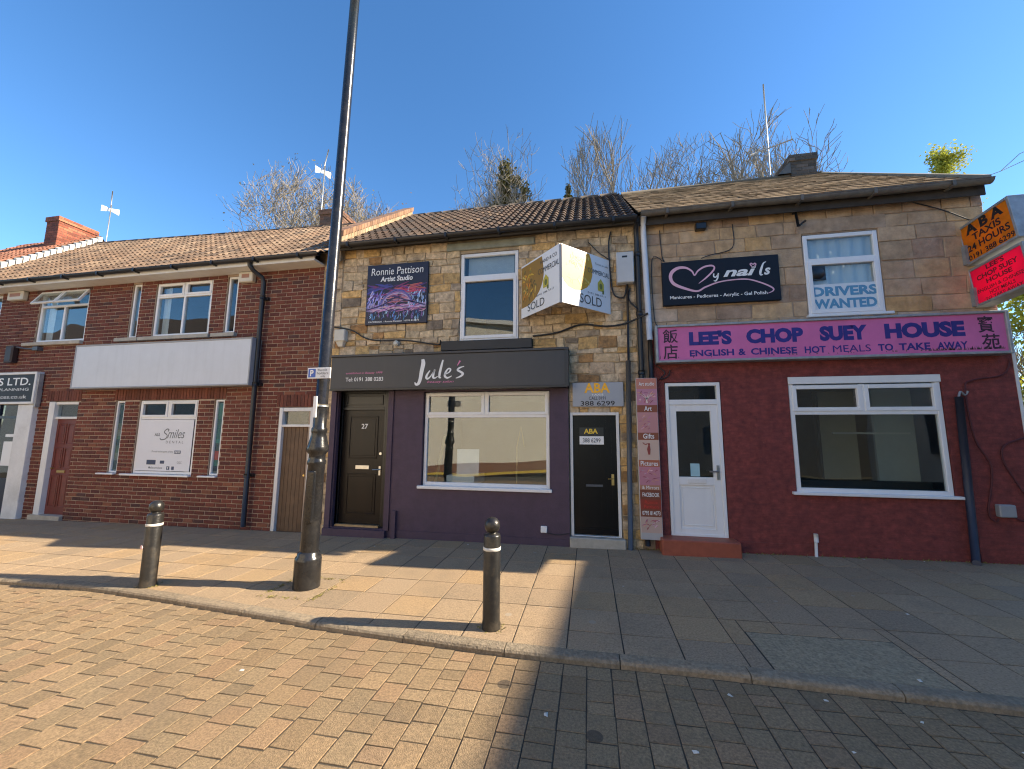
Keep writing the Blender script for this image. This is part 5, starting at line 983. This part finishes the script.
bh = empty('stucco_house', (7, -16, g(7)), 'plain stucco house across the shaded side of the street outside the frame', 'building')
w = MB(); w.box(1.9, 17, -21, -15.6, -.3, 5.6); w.build('wall', mat('grey_stucco', (.26, .26, .25), .9, .15, 3), bh)
w = MB(); w.add([(1.8, -15.4, 5.6), (17.1, -15.4, 5.6), (17.1, -18.3, 8), (1.8, -18.3, 8), (1.8, -21.2, 5.6), (17.1, -21.2, 5.6)], [(0, 1, 2, 3), (3, 2, 5, 4), (0, 3, 4), (1, 5, 2)]); w.build('roof', MATS['grey_brown_roof'], bh)
for u in (3, 6, 9):
    for v in (.9, 3.6): w = MB(); w.box(u, u + 1.2, -15.66, -15.57, v, v + 1.3); w.build('window', GREYDK, bh)

wh = empty('white_house', (-19, -8, g(-19)), 'long white rendered house further along the opposite side, outside the frame', 'building')
w = MB(); w.box(-30, -13.8, -13, -8.6, -.3, 6.2); w.build('wall', CREAM, wh)
w = MB(); w.add([(-30.2, -8.4, 6.2), (-13.6, -8.4, 6.2), (-13.6, -10.8, 8), (-30.2, -10.8, 8), (-30.2, -13.2, 6.2), (-13.6, -13.2, 6.2)], [(0, 1, 2, 3), (3, 2, 5, 4), (0, 3, 4), (1, 5, 2)]); w.build('roof', MATS['grey_brown_roof'], wh)
for u in (-28, -24, -20, -16):
    for v in (.9, 3.9): w = MB(); w.box(u, u + 1.2, -8.65, -8.56, v, v + 1.4); w.build('window', GREYDK, wh)

# ------------------------------------------------------------------ scraps of litter
lt0 = MB(); lt0.add([(-.018, -.01, .001), (.02, -.012, .003), (.016, .011, .001), (-.014, .012, .006), (0, 0, .012)], [(0, 1, 4), (1, 2, 4), (2, 3, 4), (3, 0, 4)])
lit = None
for px_, py_, zz in ((1.5, -3.3, RD), (1.95, -3.42, RD), (.9, -3.35, RD), (2.3, -3.6, RD), (-.3, -3.75, RD), (.55, -3.9, RD), (-2.6, -3.7, RD), (-3.3, -.6, 0), (2.2, -3.05, 0), (2.9, -1.9, 0), (.35, -1.6, 0), (3.6, -.12, 0), (4.3, -.1, 0), (-1.9, -.25, 0), (1.4, -3.75, RD)):
    p_ = (px_, py_, g(px_) + zz + .002)
    if lit is None: lit = lt0.build('paper_scrap', mat('litter_paper', (.6, .58, .52), .8, .2, 30), None, 'tiny crumpled scrap of pale litter lying on the paving', 'litter', 'scraps of litter on the paving'); o = lit
    else: o = lit.copy(); COL.objects.link(o)
    o.location = p_; o.rotation_euler = (0, 0, rnd.uniform(0, 6)); k_ = rnd.uniform(.5, 1.1); o.scale = (k_, k_, k_)
